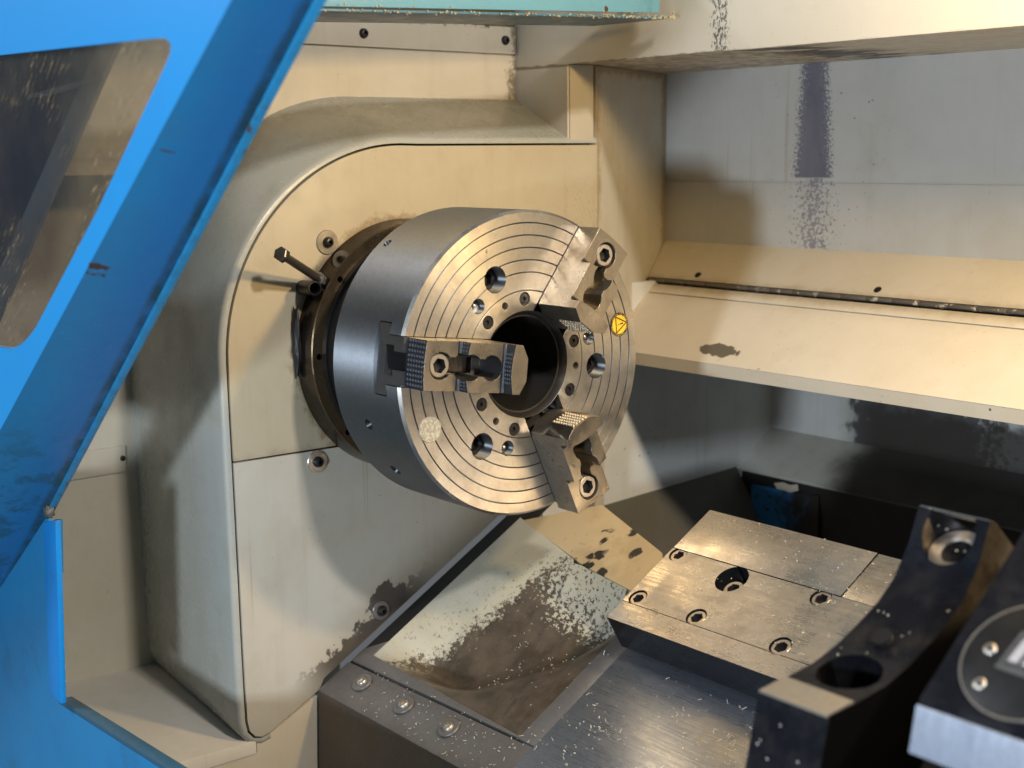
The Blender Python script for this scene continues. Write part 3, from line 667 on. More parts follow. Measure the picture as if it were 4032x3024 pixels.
# jaws
def arc_end(r_edge, bulge, tw=.0295, m=9):
    return [(r_edge+bulge*(1-(2*i/(m-1)-1)**2), tw*(1-2*i/(m-1))) for i in range(m)]
def jprism(a, outline, x0, x1):
    er, et, ex = jb(a); return prism_bm([er*r+et*t+ex*x0 for r, t in outline], ex*(x1-x0))
def rbox(a, c, half, ang):      # small bar along t, turned by ang in the r-x plane
    er, et, ex = jb(a); A1 = er*math.cos(ang)+ex*math.sin(ang); A2 = ex*math.cos(ang)-er*math.sin(ang)
    o_ = er*c[0]+ex*c[1]-A1*half-A2*half-et*.04
    return box_bm(o_, A1*2*half, et*.08, A2*2*half)
def teeth_bm(a, r0, bulge, t0, t1, x0, x1, nt, nx, hgt, sgn=1, gp=.9):
    er, et, ex = jb(a); bm = bmesh.new()
    for i in range(nt):
        for j in range(nx):
            ta, tb = t0+(t1-t0)*i/nt, t0+(t1-t0)*(i+gp)/nt; xa, xb = x0+(x1-x0)*j/nx, x0+(x1-x0)*(j+gp)/nx
            rr = lambda t: r0+bulge*(1-(t/.0295)**2)
            q = [er*rr(t)+et*t+ex*x for t, x in ((ta, xa), (tb, xa), (tb, xb), (ta, xb))]
            tm, xm = (ta+tb)/2, (xa+xb)/2
            tp = [er*(rr(tm)+hgt*sgn)+et*t+ex*x for t, x in ((tm*.6+ta*.4, xm*.6+xa*.4), (tm*.6+tb*.4, xm*.6+xa*.4), (tm*.6+tb*.4, xm*.6+xb*.4), (tm*.6+ta*.4, xm*.6+xb*.4))]
            b = [bm.verts.new(v) for v in q]; t_ = [bm.verts.new(v) for v in tp]
            bm.faces.new(t_)
            for k in range(4): bm.faces.new([b[k], b[(k+1) % 4], t_[(k+1) % 4], t_[k]])
    bmesh.ops.recalc_face_normals(bm, faces=bm.faces); return bm
for a, d in zip(JA, (0.0, .0050, .0150)):
    er, et, ex = jb(a)
    mj = bobj('master_jaw', jprism(a, [(.071+d, -.0295), (.071+d, .0295), (.1895, .0295), (.1895, -.0295)], -.040, .0015), MASTER, chuck)
    boolean(mj, [jbox(a, .070+d, .1890, -.0430, .0430, -.0515, -.0285)], 'UNION')
    boolean(mj, [jbox(a, .06, .22, -.0112, .0112, -.018, .02), jbox(a, .06, .22, -.0182, .0182, -.0350, -.0172)]); resmooth(mj, 30)
    tip = [(.067, .0295), (.058, .0135), (.058, -.0135), (.067, -.0295)]
    tip = [(r+d, t) for r, t in tip]; tipb = [(.0725+d, .0295), (.066+d, .0135), (.066+d, -.0135), (.0725+d, -.0295)]
    jw = bobj('jaw', jprism(a, [(r+d, t) for r, t in arc_end(.1835, .0015)][::-1]+tip, .0022, .0400), JAW, chuck)
    boolean(jw, [jprism(a, [(r+d, t) for r, t in arc_end(.1318, .0040)][::-1]+tip, .0200, .0562),
                 jprism(a, [(r+d, t) for r, t in arc_end(.0776, .0040)][::-1]+tip, .0300, .0732)], 'UNION')
    cz = [rbox(a, (.1352+d, .0405), .0022, .6), rbox(a, (.0812+d, .0567), .0020, .6),
          cyl_bm(er*(.1615+d)+ex*.020, ex, .0166, .06, 40), cyl_bm(er*(.1290+d)+ex*.012, ex, .0160, .08, 40), cyl_bm(er*(.0985+d)+ex*.012, ex, .0154, .043 if False else .08, 40),
          jbox(a, .096+d, .165+d, -.0106, .0106, .000, .09)]
    # the inner well must not eat the tall tip block
    boolean(jw, cz[:3]+[cz[3], cyl_bm(er*(.0985+d)+ex*.012, ex, .0154, .0445, 40), cz[5]])
    resmooth(jw, 30)
    jw.data.materials.append(JAWB)
    for p in jw.data.polygons:
        if abs(p.normal.x) < .7 and p.normal.dot(er) > .55: p.material_index = 1
    if 'cz4' == 0: pass
    P = er*(.1615+d)+ex*.0375
    bobj('jaw_bolt', socket_bm(P, ex, .0139, .014, .0092, up=et, ph=.35), BOLT, jw, 30)
    tb = join_bm([teeth_bm(a, .1835+d, .0015, -.0285, .0285, .005, .0385, 10, 6, .0009, 1, .72), teeth_bm(a, .1318+d, .0040, -.0285, -.0165, .0425, .0545, 3, 2, .0009, 1, .72), teeth_bm(a, .1318+d, .0040, .0165, .0285, .0425, .0545, 3, 2, .0009, 1, .72), teeth_bm(a, .0776+d, .0040, -.0195, .0195, .0590, .0718, 8, 3, .0009, 1, .72)])
    so = bobj('serrations', tb, JAWB, jw); so.data.materials.append(TOOTH)
    for p in so.data.polygons:
        if p.normal.dot(er) > .9: p.material_index = 1
    so['kind'] = 'stuff'
    ti = bobj('grip_teeth', teeth_bm(a, .0580+d, 0, -.0130, .0130, .031, .0722, 5, 9, .0024, -1, .66), metal('bright_teeth', (.50, .46, .38), .4, .1), jw); ti['kind'] = 'stuff'
    sb = bmesh.new()                                                   # fine serration between jaw and master jaw
    for i in range(56):
        r = .073+d+i*.00198; w = box_bm(er*r+et*-.0297+ex*.0008, er*.001, et*.0594, ex*.0022); me = bpy.data.meshes.new('t'); w.to_mesh(me); w.free(); sb.from_mesh(me); bpy.data.meshes.remove(me)
    so = bobj('base_serration', sb, BOLT, jw); so['kind'] = 'stuff'
# warning sticker, round pad, stamped figure
def text_bm(ch, size):
    cu = bpy.data.curves.new('t', 'FONT'); cu.body = ch; cu.size = size; cu.align_x = 'CENTER'; cu.align_y = 'BOTTOM_BASELINE'; cu.fill_mode = 'FRONT'; cu.extrude = .0
    o_ = bpy.data.objects.new('t', cu); COL.objects.link(o_); bpy.context.view_layer.update()
    me = bpy.data.meshes.new_from_object(o_.evaluated_get(bpy.context.evaluated_depsgraph_get())); bm = bmesh.new(); bm.from_mesh(me)
    bpy.data.objects.remove(o_); bpy.data.curves.remove(cu); bpy.data.meshes.remove(me); return bm
SC = Vector((0, .1590, .0374)); ey, ez, ex = Vector((0, 1, 0)), Vector((0, 0, 1)), Vector((1, 0, 0))
YEL = Mat('sticker_yellow', (.80, .50, .03), .45).m; INK = Mat('sticker_black', (.02, .019, .016), .5).m
stk = bobj('warning_sticker', lathe_bm([(.0001, 0), (.0001, .0160), (.0006, .0159), (.0006, 0)], 56, False, SC, (1, 0, 0)), INK, chuck, 30)
bobj('yellow_disc', lathe_bm([(.0006, 0), (.0006, .0125), (.0009, .0124), (.0009, 0)], 48, False, SC, (1, 0, 0)), YEL, stk, 30)
# triangle pointing right, exclamation mark lying along it
def flat(name, pts, x0, x1, mat, parent): return prism(name, [SC+ey*y+ez*z+ex*x0 for y, z in pts], ex*(x1-x0), mat, parent)
tv = [(.0122, .0022), (-.0070, .0104), (-.0052, -.0110)]
for p, q in zip(tv, tv[1:]+tv[:1]):
    P, Q = Vector(p), Vector(q); t = (Q-P).normalized(); n_ = Vector((-t.y, t.x))*.0007
    flat('triangle_bar', [tuple(P+n_), tuple(Q+n_), tuple(Q-n_), tuple(P-n_)], .0009, .0012+random.random()*.0001, INK, stk)
dv = Vector((.93, .22)).normalized(); nv = Vector((-dv.y, dv.x)); c0 = Vector((-.0026, -.0004))
flat('mark_stroke', [tuple(c0+dv*.0022-nv*.0005), tuple(c0+dv*.0088-nv*.0011), tuple(c0+dv*.0094), tuple(c0+dv*.0088+nv*.0011), tuple(c0+dv*.0022+nv*.0005)], .0009, .00125, INK, stk)
flat('mark_dot', [tuple(c0+Vector((math.cos(k*PI/4), math.sin(k*PI/4)))*.0009) for k in range(8)], .0009, .00125, INK, stk)
tx = 'REFER TO OPERATING INSTRUCTIONS'; lb = []
for i, chh in enumerate(tx):
    if chh == ' ': continue
    ang = math.radians(150-i*(330/len(tx)))
    u = ey*math.cos(ang)+ez*math.sin(ang); t = ey*math.sin(ang)-ez*math.cos(ang)
    bm = text_bm(chh, .0031)
    for v in bm.verts: v.co = SC+ex*.00085+u*(.0130+v.co.y)+t*v.co.x
    lb.append(bm)
bobj('lettering', join_bm(lb), Mat('sticker_letter', (.75, .52, .12), .5).m, stk)
dpad = Mat('felt_pad', (.42, .39, .30), .75); nn = dpad.noise(350, 3); dpad.set('Base Color', dpad.mix(dpad.mr(nn, .35, .7), (.30, .27, .21), (.50, .47, .38))); dpad.bump(nn, .5, .001)
bobj('round_pad', lathe_bm([(.0002, 0), (.0002, .0162), (.0018, .0158), (.0021, .0150), (.0019, .0140), (.0019, 0)], 48, False, (0, -.1495, -.0639), (1, 0, 0)), dpad.m, chuck, 30)
q4 = pl(1915/4032*2212, 1000/4032*2212, (0, 0, 0), (1, 0, 0)); bm = text_bm('4', .008)
for v in bm.verts: v.co = q4+ey*v.co.x+ez*v.co.y+ex*.0002
bobj('stamped_figure', bm, Mat('stamp_dark', (.12, .09, .06), .6).m, chuck)
# spindle nose and flange
fl = thing('spindle_flange', (-.268, 0, 0), 'brown stained spindle flange between the chuck and the upper panel', 'flange')
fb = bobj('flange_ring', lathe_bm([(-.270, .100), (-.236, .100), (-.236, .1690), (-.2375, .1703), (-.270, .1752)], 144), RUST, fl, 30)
fb.data.materials.append(OILY_SHADED_SIDE)
boolean(fb, [cyl_bm(jb(a_)[0]*.1590+Vector((-.25, 0, 0)), (1, 0, 0), .0042, .03, 20) for a_ in (141, 180, 222, 96)]); resmooth(fb, 30)
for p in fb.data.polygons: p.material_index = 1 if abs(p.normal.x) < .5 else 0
bobj('spindle_nose', lathe_bm([(-.25, .06), (-.149, .06), (-.149, .183), (-.158, .183), (-.160, .181), (-.160, .150), (-.25, .150)], 128), DARKB, fl, 30)
bobj('edge_ring', lathe_bm([(-.236, .150), (-.228, .150), (-.228, .1535), (-.236, .1545)], 128), DARKB, fl, 30)
# oil blob hanging on the flange edge
bm = bmesh.new(); bmesh.ops.create_icosphere(bm, subdivisions=3, radius=1)
for v in bm.verts:
    k = 1+.22*math.sin(v.co.y*7+v.co.z*5)*math.sin(v.co.z*9); v.co = Vector((-.262+v.co.x*.007*k, -.1775+v.co.y*.0055*k, .018+v.co.z*.046*k))
bobj('oil_clot', bm, BLACK, fl, 60)
# stop bolt and pipe on the upper panel
pp = thing('coolant_pipe_stub', tuple(onX(650, 625, -.262)), 'short black pipe stub beside the spindle flange', 'pipe')
p0 = onX(668, 622, -.245)
bobj('pipe', lathe_bm([(-.025, 0), (-.025, .0098), (.018, .0098), (.0185, .0094), (.0185, .0074), (-.018, .0074), (-.018, 0)], 32, False, p0, (1, -.12, .05)), DARKB, pp, 35)
jt = thing('long_hex_bolt', tuple(onX(690, 598, -.235)), 'long dark hex bolt sticking out beside the spindle flange', 'bolt')
bA = onX(690, 603, -.242); bB = onX(607, 549, -.192)
dd = (bB-bA).normalized(); L_ = (bB-bA).length
AGED = metal('aged_steel', (.24, .215, .185), .36, .4, (.10, .08, .06), metallic=.85, bump=.03)
bobj('shank', lathe_bm([(-.006, 0), (-.006, .0056), (L_-.006, .0056), (L_-.006, 0)], 24, False, bA, dd), AGED, jt, 40)
bobj('hex_head', lathe_bm([(0, 0), (0, .0098), (.009, .0098), (.0103, .0085), (.0103, 0)], 6, False, bA+dd*(L_-.007), dd, (0, 0, 1)), AGED, jt, 20, .0004)
bobj('lock_nut', lathe_bm([(0, 0), (0, .0092), (.0075, .0092), (.0075, 0)], 6, False, bA-dd*.004, dd, (0, .3, 1)), BOLT, jt, 20, .0004)
bobj('clamp_lug', cyl_bm(bA-dd*.012, dd, .0085, .009, 20), BLACK, jt, 30)
#==GUARD==
DY = -.60
A0 = onY(500, 0, DY); B0 = onY(0, 930, DY); T0 = onY(690, 0, DY+.06)
BN = (B0-A0).cross(T0-A0).normalized()
onV = lambda x, y: pl(x, y, A0, BN)
def mk_fold():
    m = Mat('paint_blue_worn_shaded_fold', (.018, .21, .45), .38); n1 = m.noise(6, 4, .6); n2 = m.noise(48, 5, .72); n3 = m.noise(24, 4, .65)
    side = (E1-E0).normalized().cross(BN).normalized(); side = side if (A0-E0).dot(side) > 0 else -side
    d = m.sub(m.dot(m.P(), tuple(side)), E0.dot(side))               # distance from the cut edge
    c = m.mix(m.mr(n1, .35, .7, 0, .5), (.018, .21, .45), (.03, .17, .34))
    c = m.mix(m.mul(m.mr(d, .075, .02), .55), c, (.010, .12, .38))  # darker towards the cut edge: shade of the curved sheet painted in
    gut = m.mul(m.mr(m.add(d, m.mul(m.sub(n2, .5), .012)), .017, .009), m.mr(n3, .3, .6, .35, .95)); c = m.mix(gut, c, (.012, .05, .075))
    sc = m.noise(1.0, 2, .5, m.scl(m.P(), (70, 70, 420))); c = m.mix(m.mul(m.mr(sc, .66, .72), m.mr(n1, .5, .6, 0, .35)), c, (.10, .32, .52))
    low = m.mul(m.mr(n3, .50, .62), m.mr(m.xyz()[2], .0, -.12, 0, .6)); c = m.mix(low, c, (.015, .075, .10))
    c = crease_chips(m, c)
    m.set('Base Color', c); m.set('Roughness', m.mr(n2, .3, .8, .30, .5)); m.bump(m.add(m.noise(300, 2), n2), .12, .0012); return m.m
def mk_lip():
    m = Mat('paint_chipped_edge', (.02, .24, .5), .4); n1 = m.noise(55, 5, .72); n2 = m.noise(12, 4, .6)
    c = m.mix(m.mr(n1, .40, .65, 0, .45), (.022, .27, .55), (.03, .15, .22))
    c = m.mix(m.mul(m.mr(n1, .60, .63), m.mr(n2, .52, .62)), c, (.10, .045, .025))
    m.set('Base Color', c); m.bump(n1, .3, .001); return m.m
gd = thing('blue_guard', (-.3, DY, -.4), 'bright blue sheet steel front guard with a dirty window at left', 'guard')
crs = lambda t: A0+(B0-A0)*t
th = Vector((0, .003, 0))
# outer face with window hole
wr = .03
def wpt(x, y): return onY(x, y, DY)
win = [wpt(-420, 165), wpt(320, 84)] + [wpt(*p) for p in ((345, 82), (360, 84), (369, 95), (368, 112), (362, 130))] + [wpt(210, 455)] + [wpt(*p) for p in ((78, 706), (62, 728), (44, 745), (24, 753), (4, 750))] + [wpt(-420, 690)]
C_t, C_b = crs(-.35), crs(1.15)
outer = [C_b, C_t, Vector((C_t.x-3.2, DY, C_t.z)), Vector((C_b.x-2.2, DY, C_b.z))]
bm = bmesh.new(); vo = [bm.verts.new(p) for p in outer]; vw = [bm.verts.new(p) for p in win]
es = [bm.edges.new((vo[i], vo[(i+1) % 4])) for i in range(4)] + [bm.edges.new((vw[i], vw[(i+1) % len(vw)])) for i in range(len(vw))]
bmesh.ops.triangle_fill(bm, use_beauty=True, use_dissolve=False, edges=es)
r = bmesh.ops.extrude_face_region(bm, geom=bm.faces[:]); bmesh.ops.translate(bm, verts=[g for g in r['geom'] if isinstance(g, bmesh.types.BMVert)], vec=(0, .004, 0))
CREASE_CHIPS = [((195, 590), .006, .010), ((187, 613), .005, .012), ((213, 577), .004, .006), ((97, 777), .004, .006), ((60, 835), .002, .004), ((330, 330), .0015, .003), ((620, 60), .003, .004)]
def crease_chips(m, c):
    for (p_, a_, b_) in CREASE_CHIPS:
        c = m.mix(blob(m, onY(*p_, DY), a_, .02, b_, .30, 150), c, (.075, .035, .025))
    return c
def mk_outer():
    m = Mat('paint_blue_outer', (.009, .26, .62), .36); n1 = m.noise(7, 4, .6); n2 = m.noise(60, 4, .7)
    c = m.mix(m.mr(n1, .4, .75, 0, .35), (.009, .26, .62), (.012, .22, .52))
    sc = m.noise(1.0, 2, .5, m.scl(m.P(), (300, 300, 60))); c = m.mix(m.mul(m.mr(sc, .67, .72), m.mr(n1, .48, .58, 0, .35)), c, (.06, .34, .68))
    c = crease_chips(m, c)
    m.set('Base Color', c); m.bump(m.add(m.noise(300, 2), n2), .10, .0012); return m.m
bobj('outer_face', bm, mk_outer(), gd, 30)
E0, E1, E2, E3 = onV(690, 0), onV(104, 1112), onV(128, 1520), onV(345, 1659)
Et = E0+(E0-E1)*.4; E4 = E3+(E3-E2)*3
YE = E1.y; E2, E3 = onY(128, 1520, YE), onY(345, 1659, YE); E4 = E3+(E3-E2)*2
cdir = (B0-A0).normalized(); fold = [C_t, Et, E1, E1+cdir*.9, C_b+cdir*.6]
bn = BN if BN.y > 0 else -BN
prism('folded_face', fold, bn*.003, mk_fold(), gd)
prism('lower_face', [E1, E2, E2+Vector((0, 0, -.8)), E2+Vector((-2.2, 0, -.8)), E1+Vector((-2.2, 0, 0))], (0, .003, 0), BLUE_SHADED, gd)
prism('sill_face', [E2, E4, E4+Vector((0, 0, -.8)), E2+Vector((0, 0, -.8))], (0, .003, 0), BLUE_SHADED, gd)
def strip(name, P, Q, w, t, mat):       # a folded lip along an edge, w to the rear
    d = (Q-P).normalized(); side = d.cross(bn).normalized()
    return prism(name, [P+side*t*.5-bn*.0035, Q+side*t*.5-bn*.0035, Q-side*t*.5-bn*.0035, P-side*t*.5-bn*.0035], bn*w, mat, gd, .0012)
strip('edge_lip', Et, E1, .022, .008, mk_lip())
prism('lower_lip', [E2, E4, E4+Vector((0, 0, .006)), E2+Vector((0, 0, .006))], (0, .017, 0), mk_blue('paint_edge', (.03, .10, .16)), gd, .0012)
s1, s2 = onV(100, 1118), onV(118, 1518)
fy = lambda x, y, d=0: onY(x, y, YE+d)
prism('notch_flange', [fy(92, 1128, -.012), fy(119, 1124, -.012), fy(131, 1522, -.012), fy(106, 1492, -.012)], (0, .008, 0), BLUE, gd, .0025)
prism('notch_tab', [fy(118, 1122, .006), fy(131, 1122, .006), fy(133, 1235, .006), fy(124, 1250, .006), fy(119, 1246, .006)], (0, .0025, 0), BLUE_SHADED, gd)
JP = onY(106, 1105, YE-.006); bmj = bmesh.new(); bmesh.ops.create_icosphere(bmj, subdivisions=3, radius=.0085)
for v in bmj.verts: v.co = JP+Vector((v.co.x*1.1, v.co.y*.7, v.co.z))*(1+.25*math.sin(v.co.x*900)*math.sin(v.co.z*1100))
bobj('weld_lump', bmj, metal('charred_weld', (.10, .09, .08), .5, .8, (.30, .28, .22), metallic=.4), gd, 60)
# window pane: dirty polycarbonate
def mk_pane():
    m_a, m_b = (onY(120, 330, DY).dot(Vector((.86, 0, -.51))), onY(190, 330, DY).dot(Vector((.86, 0, -.51))))
    m = Mat('dirty_pane', (.05, .055, .065), .16)
    X, Y, Z = m.xyz(); dirv = m.scl(m.P(), (1, 1, 1))
    # smears run parallel to the slanted frame
    al = m.dot(m.P(), (.82, 0, .57)); ac = m.dot(m.P(), (.57, 0, -.82))
    cb = m.nd('ShaderNodeCombineXYZ'); m.con(m.mul(al, .16), cb.inputs[0]); m.con(ac, cb.inputs[1])
    n1 = m.noise(190, 5, .7, cb.outputs[0]); n2 = m.noise(5, 4, .6)
    f = m.mul(m.mr(n1, .545, .63), m.mr(m.noise(9, 3, .6), .44, .56))
    c = m.mix(m.mr(n2, .35, .65), (.018, .022, .030), (.052, .046, .036)); rt_ = m.mr(m.dot(m.P(), (.86, 0, -.51)), m_a, m_b); c = m.mix(m.mul(rt_, m.mr(n2, .3, .65, .55, .95)), c, (.15, .115, .07)); c = m.mix(m.mul(f, .5), c, (.42, .28, .13))  # navy side is a painted reflection, brown side a film of dirt
    m.set('Base Color', c); m.set('Roughness', m.mr(n2, .35, .65, .10, .35)); m.set('Alpha', m.ma('MAXIMUM', m.mr(n2, .3, .7, .35, .6), m.mul(f, .9))); return m.m
wp2 = [p+Vector((0, .006, 0)) for p in win]
prism('window_pane', wp2, (0, .005, 0), mk_pane(), gd)
lin = lambda x, y, d: onY(x, y, DY+d)
prism('reflection_sheet', [lin(-500, 60, .05), lin(262, 60, .05), lin(-40, 760, .05), lin(-500, 760, .05)], (0, .003, 0), mk_blue('navy_reflection', (.012, .022, .05)), gd)  # added navy sheet that carries the dark reflection in the pane
prism('inner_rail', [lin(222, 70, .044), lin(262, 70, .044), lin(-20, 720, .044), lin(-62, 720, .044)], (0, .006, 0), paint('paint_grey_rail', base=(.20, .23, .26)), gd, .001)
prism('inner_rail', [lin(60, 205, .043), lin(226, 160, .043), lin(222, 172, .043), lin(110, 205, .043), lin(58, 214, .043)], (0, .002, 0), paint('paint_grey_clip', base=(.24, .26, .28)), gd)
# teal top rail of the sliding guard
tr = thing('teal_top_rail', (-.02, .0, .44), 'teal painted guard rail with yellow crud along its bottom edge', 'rail')
R0, R1 = onY(1455, 40, .285), onY(690, 24, -.30); R1 = R1+(R1-R0)*.5
rd = (R1-R0).normalized()
W0 = onY(1425, 28, .285)
prism('web', [W0, R1+Vector((0, 0, .004)), R1+Vector((0, 0, .055)), W0+Vector((0, 0, .055))], (-.003, 0, 0), TEAL, tr, .0008)
prism('flange', [R0, R1, R1+Vector((-.16, 0, .002)), R0+Vector((-.16, 0, .002))], (0, 0, .003), mk_blue('paint_shaded_underside', (.05, .14, .22)), tr, .0008)  # darker rail paint: shade of the underside coloured in
bm = bmesh.new()
for i in range(420):
    t = random.random()**2.4*.75; p = R0+(R1-R0)*t+Vector((random.uniform(-.003, .002), 0, random.uniform(-.0005, .003)*(1 if random.random() < .8 else 3)))
    s = random.uniform(.0005, .0017); r = bmesh.ops.create_icosphere(bm, subdivisions=1, radius=s, matrix=Matrix.Translation(p))
o = bobj('crud', bm, Mat('crud_yellow', (.40, .36, .25), .85).m, tr); o['kind'] = 'stuff'
#==TOOLING==
tb = thing('tool_bracket', tuple(onX(1760, 1560, .65)), 'blurred black bracket with a hollow curved face and counterbored holes', 'tool holder')
XA, XB = .65, .72
arc = [onX(*p, XA) for p in ((1985, 1093), (1962, 1175), (1930, 1250), (1898, 1298), (1860, 1340), (1812, 1388), (1760, 1430), (1700, 1462), (1640, 1490))]
prf = [(p.y, p.z) for p in arc]
bl = prf[-1]; prf += [(bl[0]-.016, bl[1]-.065), (bl[0]-.03, bl[1]-.30), (bl[0]+.16, bl[1]-.30), (bl[0]+.185, bl[1]-.05), (prf[0][0]+.075, prf[0][1]-.085), (prf[0][0]+.050, prf[0][1]-.040), (prf[0][0]+.012, prf[0][1]-.006), (prf[0][0]+.006, prf[0][1]-.001)]
tbb = bobj('bracket_body', prism_bm([(XA, y, z) for y, z in prf], (XB-XA, 0, 0)), GUNB, tb)
xm = (XA+XB)/2
def arcpt(x, y): return onX(x, y, xm)
h1, h2 = arcpt(2052, 1158), arcpt(1835, 1455)
d1 = Vector((0, -.55, .83)).normalized(); d2 = Vector((0, -.38, .92)).normalized()
boolean(tbb, [cyl_bm(h1-d1*.020, d1, .0250, .08, 40), cyl_bm(h2-d2*.04, d2, .0265, .09, 40)]); resmooth(tbb, 32)
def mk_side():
    m = Mat('worn_shaded_bracket_side', (.2, .15, .09), .42, .8); n1 = m.noise(30, 5, .65); X, Y, Z = m.xyz()
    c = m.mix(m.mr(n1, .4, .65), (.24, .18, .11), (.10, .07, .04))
    m.set('Base Color', m.mix(m.mr(m.add(Z, m.mul(m.sub(n1, .5), .04)), -.105, -.135), c, (.012, .010, .009))); return m.m  # lower part black: shade of the turret block painted in
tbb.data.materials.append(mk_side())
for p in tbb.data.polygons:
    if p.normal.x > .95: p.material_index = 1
prism('worn_lit_edge', [(XA+.001, prf[0][0]+.0003, prf[0][1]+.0012), (XB-.001, prf[0][0]+.0003, prf[0][1]+.0012), (XB-.001, prf[0][0]+.0125, prf[0][1]-.0045), (XA+.001, prf[0][0]+.0125, prf[0][1]-.0045)], (0, 0, -.002), BRIGHT, tb)  # bright strip: worn metal plus the light on the top edge
bobj('hole_ring', lathe_bm([(0, .0135), (0, .0235), (.003, .0235), (.003, .0150)], 40, True, h1-d1*.0195, d1), BOLT, tb, 30)
for (x, y) in ((1905, 1375), (2025, 1325)):
    P = arcpt(x, y); dn = Vector((0, -.6, .8)); bobj('plug', cyl_bm(P-dn*.004, dn, .0085, .0055, 24), DARKB, tb, 30)
prism('worn_lit_edge', [(XA+.001, prf[8][0]-.0015, prf[8][1]+.0006), (XB-.001, prf[8][0]-.0015, prf[8][1]+.0006), (XB-.001, prf[7][0]-.003, prf[7][1]+.0015), (XA+.001, prf[7][0]-.003, prf[7][1]+.0015)], (0, 0, -.002), BOLT, tb)  # bright strip for the worn, lit lower chamfer
tm = thing('turret_block', tuple(onX(2100, 1600, .82)), 'blurred black turret block with a round cover and a pale nameplate', 'turret')
# block lies on the slant: top face and bright front face
q0 = onX(2212, 1147, .80); q1 = onX(1987, 1508, .80); q2 = onX(1970, 1622, .80)
t_ = (q0-q1); exx = Vector((.32, 0, 0))
TN = Vector((0, -t_.z, t_.y)).normalized(); TN = TN if TN.z > 0 else -TN
bm = prism_bm([q1-t_*.0, q1+t_*1.6, q1+t_*1.6+(q2-q1)*1.0, q2], exx)
tbk = bobj('block_body', bm, GUNB, tm)
MIRR = metal('scuffed_lit_front', (.60, .68, .82), .34, .8, (.12, .15, .21), brush=(1, .3, .05), bsc=140, metallic=.55, bump=.1)  # bluish white: cool light on the block front, put into the colour
prism('front_plate', [q1+Vector((.0, -.0015, -.004)), q1+exx+Vector((0, -.0015, -.004)), q2+exx+Vector((0, -.0015, 0)), q2+Vector((0, -.0015, 0))], (0, -.003, 0), MIRR, tm, .0008)
pt = lambda x, y: pl(x, y, q1, TN)
cc = pt(2225, 1430); 
bobj('round_cover', lathe_bm([(-.002, 0), (-.002, .047), (.0016, .0465), (.002, .0455), (.002, 0)], 48, False, cc, TN, (1, 0, 0)), DARKB, tm, 30)
bobj('cover_ring', lathe_bm([(0, .0475), (.0014, .0475), (.0014, .0488), (0, .0488)], 48, True, cc, TN, (1, 0, 0)), BOLT, tm, 30)
for x, y in ((2140, 1405), (2117, 1480)): button('cover_screw', pt(x, y), TN, .0055, tm, None, BOLT)
npc = [pt(2151, 1446), pt(2212, 1368), pt(2262, 1390), pt(2240, 1478)]
prism('nameplate', [p+TN*.0022 for p in npc], TN*.001, BRIGHT, tm)
npi = [pt(2164, 1440), pt(2216, 1376), pt(2262, 1396), pt(2240, 1466)]
prism('plate_label', [p+TN*.0033 for p in npi], TN*.0006, Mat('label_dark', (.05, .05, .055), .5).m, tm)
lu, lv = (npi[1]-npi[0]), (npi[3]-npi[0])
for k_ in (.12, .52): prism('label_bar', [npi[0]+lu*.14+lv*k_+TN*.004, npi[0]+lu*.86+lv*k_+TN*.004, npi[0]+lu*.86+lv*(k_+.26)+TN*.004, npi[0]+lu*.14+lv*(k_+.26)+TN*.004], TN*.0003, Mat('label_pale', (.40, .39, .40), .5).m, tm)
prism('body_mass', [(.735, -.10, -.13), (.735, .16, -.10), (.735, .16, -.60), (.735, -.24, -.60), (.735, -.24, -.26)], (.5, 0, 0), BLACK, tm, .004)
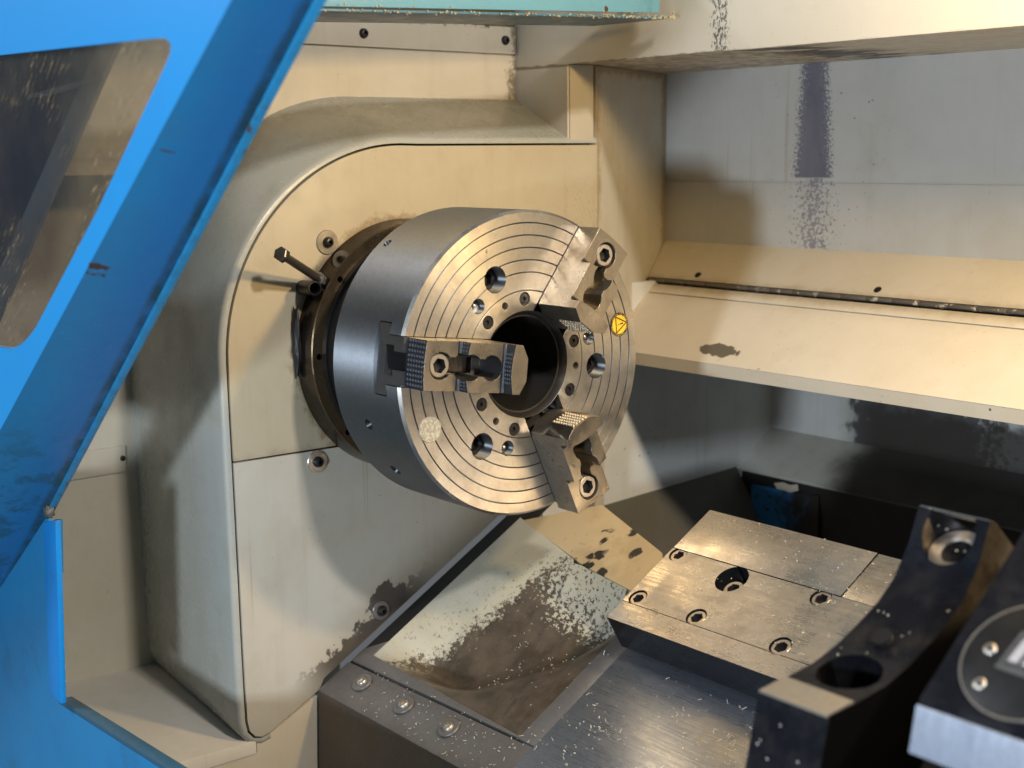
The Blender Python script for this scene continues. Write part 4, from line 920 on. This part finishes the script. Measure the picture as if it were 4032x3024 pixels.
# chips
bm = bmesh.new()
def chip(P, nrm, ln, wd):
    nrm = Vector(nrm).normalized(); u = Vector((random.uniform(-1, 1), random.uniform(-1, 1), random.uniform(-1, 1))); u = (u-nrm*u.dot(nrm)).normalized(); v = nrm.cross(u)
    tl = nrm*random.uniform(0, ln*.5)
    q = [P-u*ln-v*wd, P+u*ln-v*wd+tl, P+u*ln+v*wd+tl, P-u*ln+v*wd]
    q = [bm.verts.new(x+nrm*.0006) for x in q]; bm.faces.new(q)
for i in range(520):
    if i % 13 == 0: kx, ks, kr = random.uniform(.11, .55), random.uniform(-.40, -.16), random.choice((.006, .012, .03, .09))
    X = max(.108, random.gauss(kx, kr*1.4)); s = min(-.152, random.gauss(ks, kr)); b_ = random.random()**3; chip(bed(X, s, H0+.0025), NS, .0007+.0030*b_, random.uniform(.0003, .0008))
for i in range(230):
    X = random.uniform(PX0+.01, .55); s = random.uniform(PS0, PS1); chip(bed(X, s, HP+.0003), NS, random.uniform(.0005, .0018), random.uniform(.0003, .0006))
for i in range(120):
    X = random.uniform(-.2, .12); s = random.uniform(-.37, -.305); chip(bed(X, s, H0+.0005), NS, random.uniform(.0006, .0022), random.uniform(.0003, .0006))
for i in range(60):
    u = random.uniform(-.1, .09); s = random.uniform(-.26, -.14); chip(bed(u, s, scoop_h(.5, .5, u, s)+.001), NS, random.uniform(.0006, .002), random.uniform(.0003, .0006))
for i in range(15):
    xx, yy = random.uniform(1700, 2110), random.uniform(1130, 1560); t_c = random.random(); a_i = min(int(t_c*8), 7); P_ = arc[a_i].lerp(arc[a_i+1], t_c*8-a_i)
    chip(P_+Vector((random.uniform(.004, .066), 0, 0)), (0, -.6, .8), random.uniform(.0005, .0011), random.uniform(.0003, .0007))
for i in range(6): chip(Vector((random.uniform(XA+.004, XB-.004), bl[0]-.004, bl[1]-random.uniform(.012, .06)))+Vector((0, -.012, 0)), (0, -1, .2), random.uniform(.0006, .0014), random.uniform(.0004, .0008))
o = bobj('metal_chips', bm, CHIP, None, None, 0, False); prop(o, 'tiny bright metal chips scattered over the bed', 'chips', None, 'stuff')
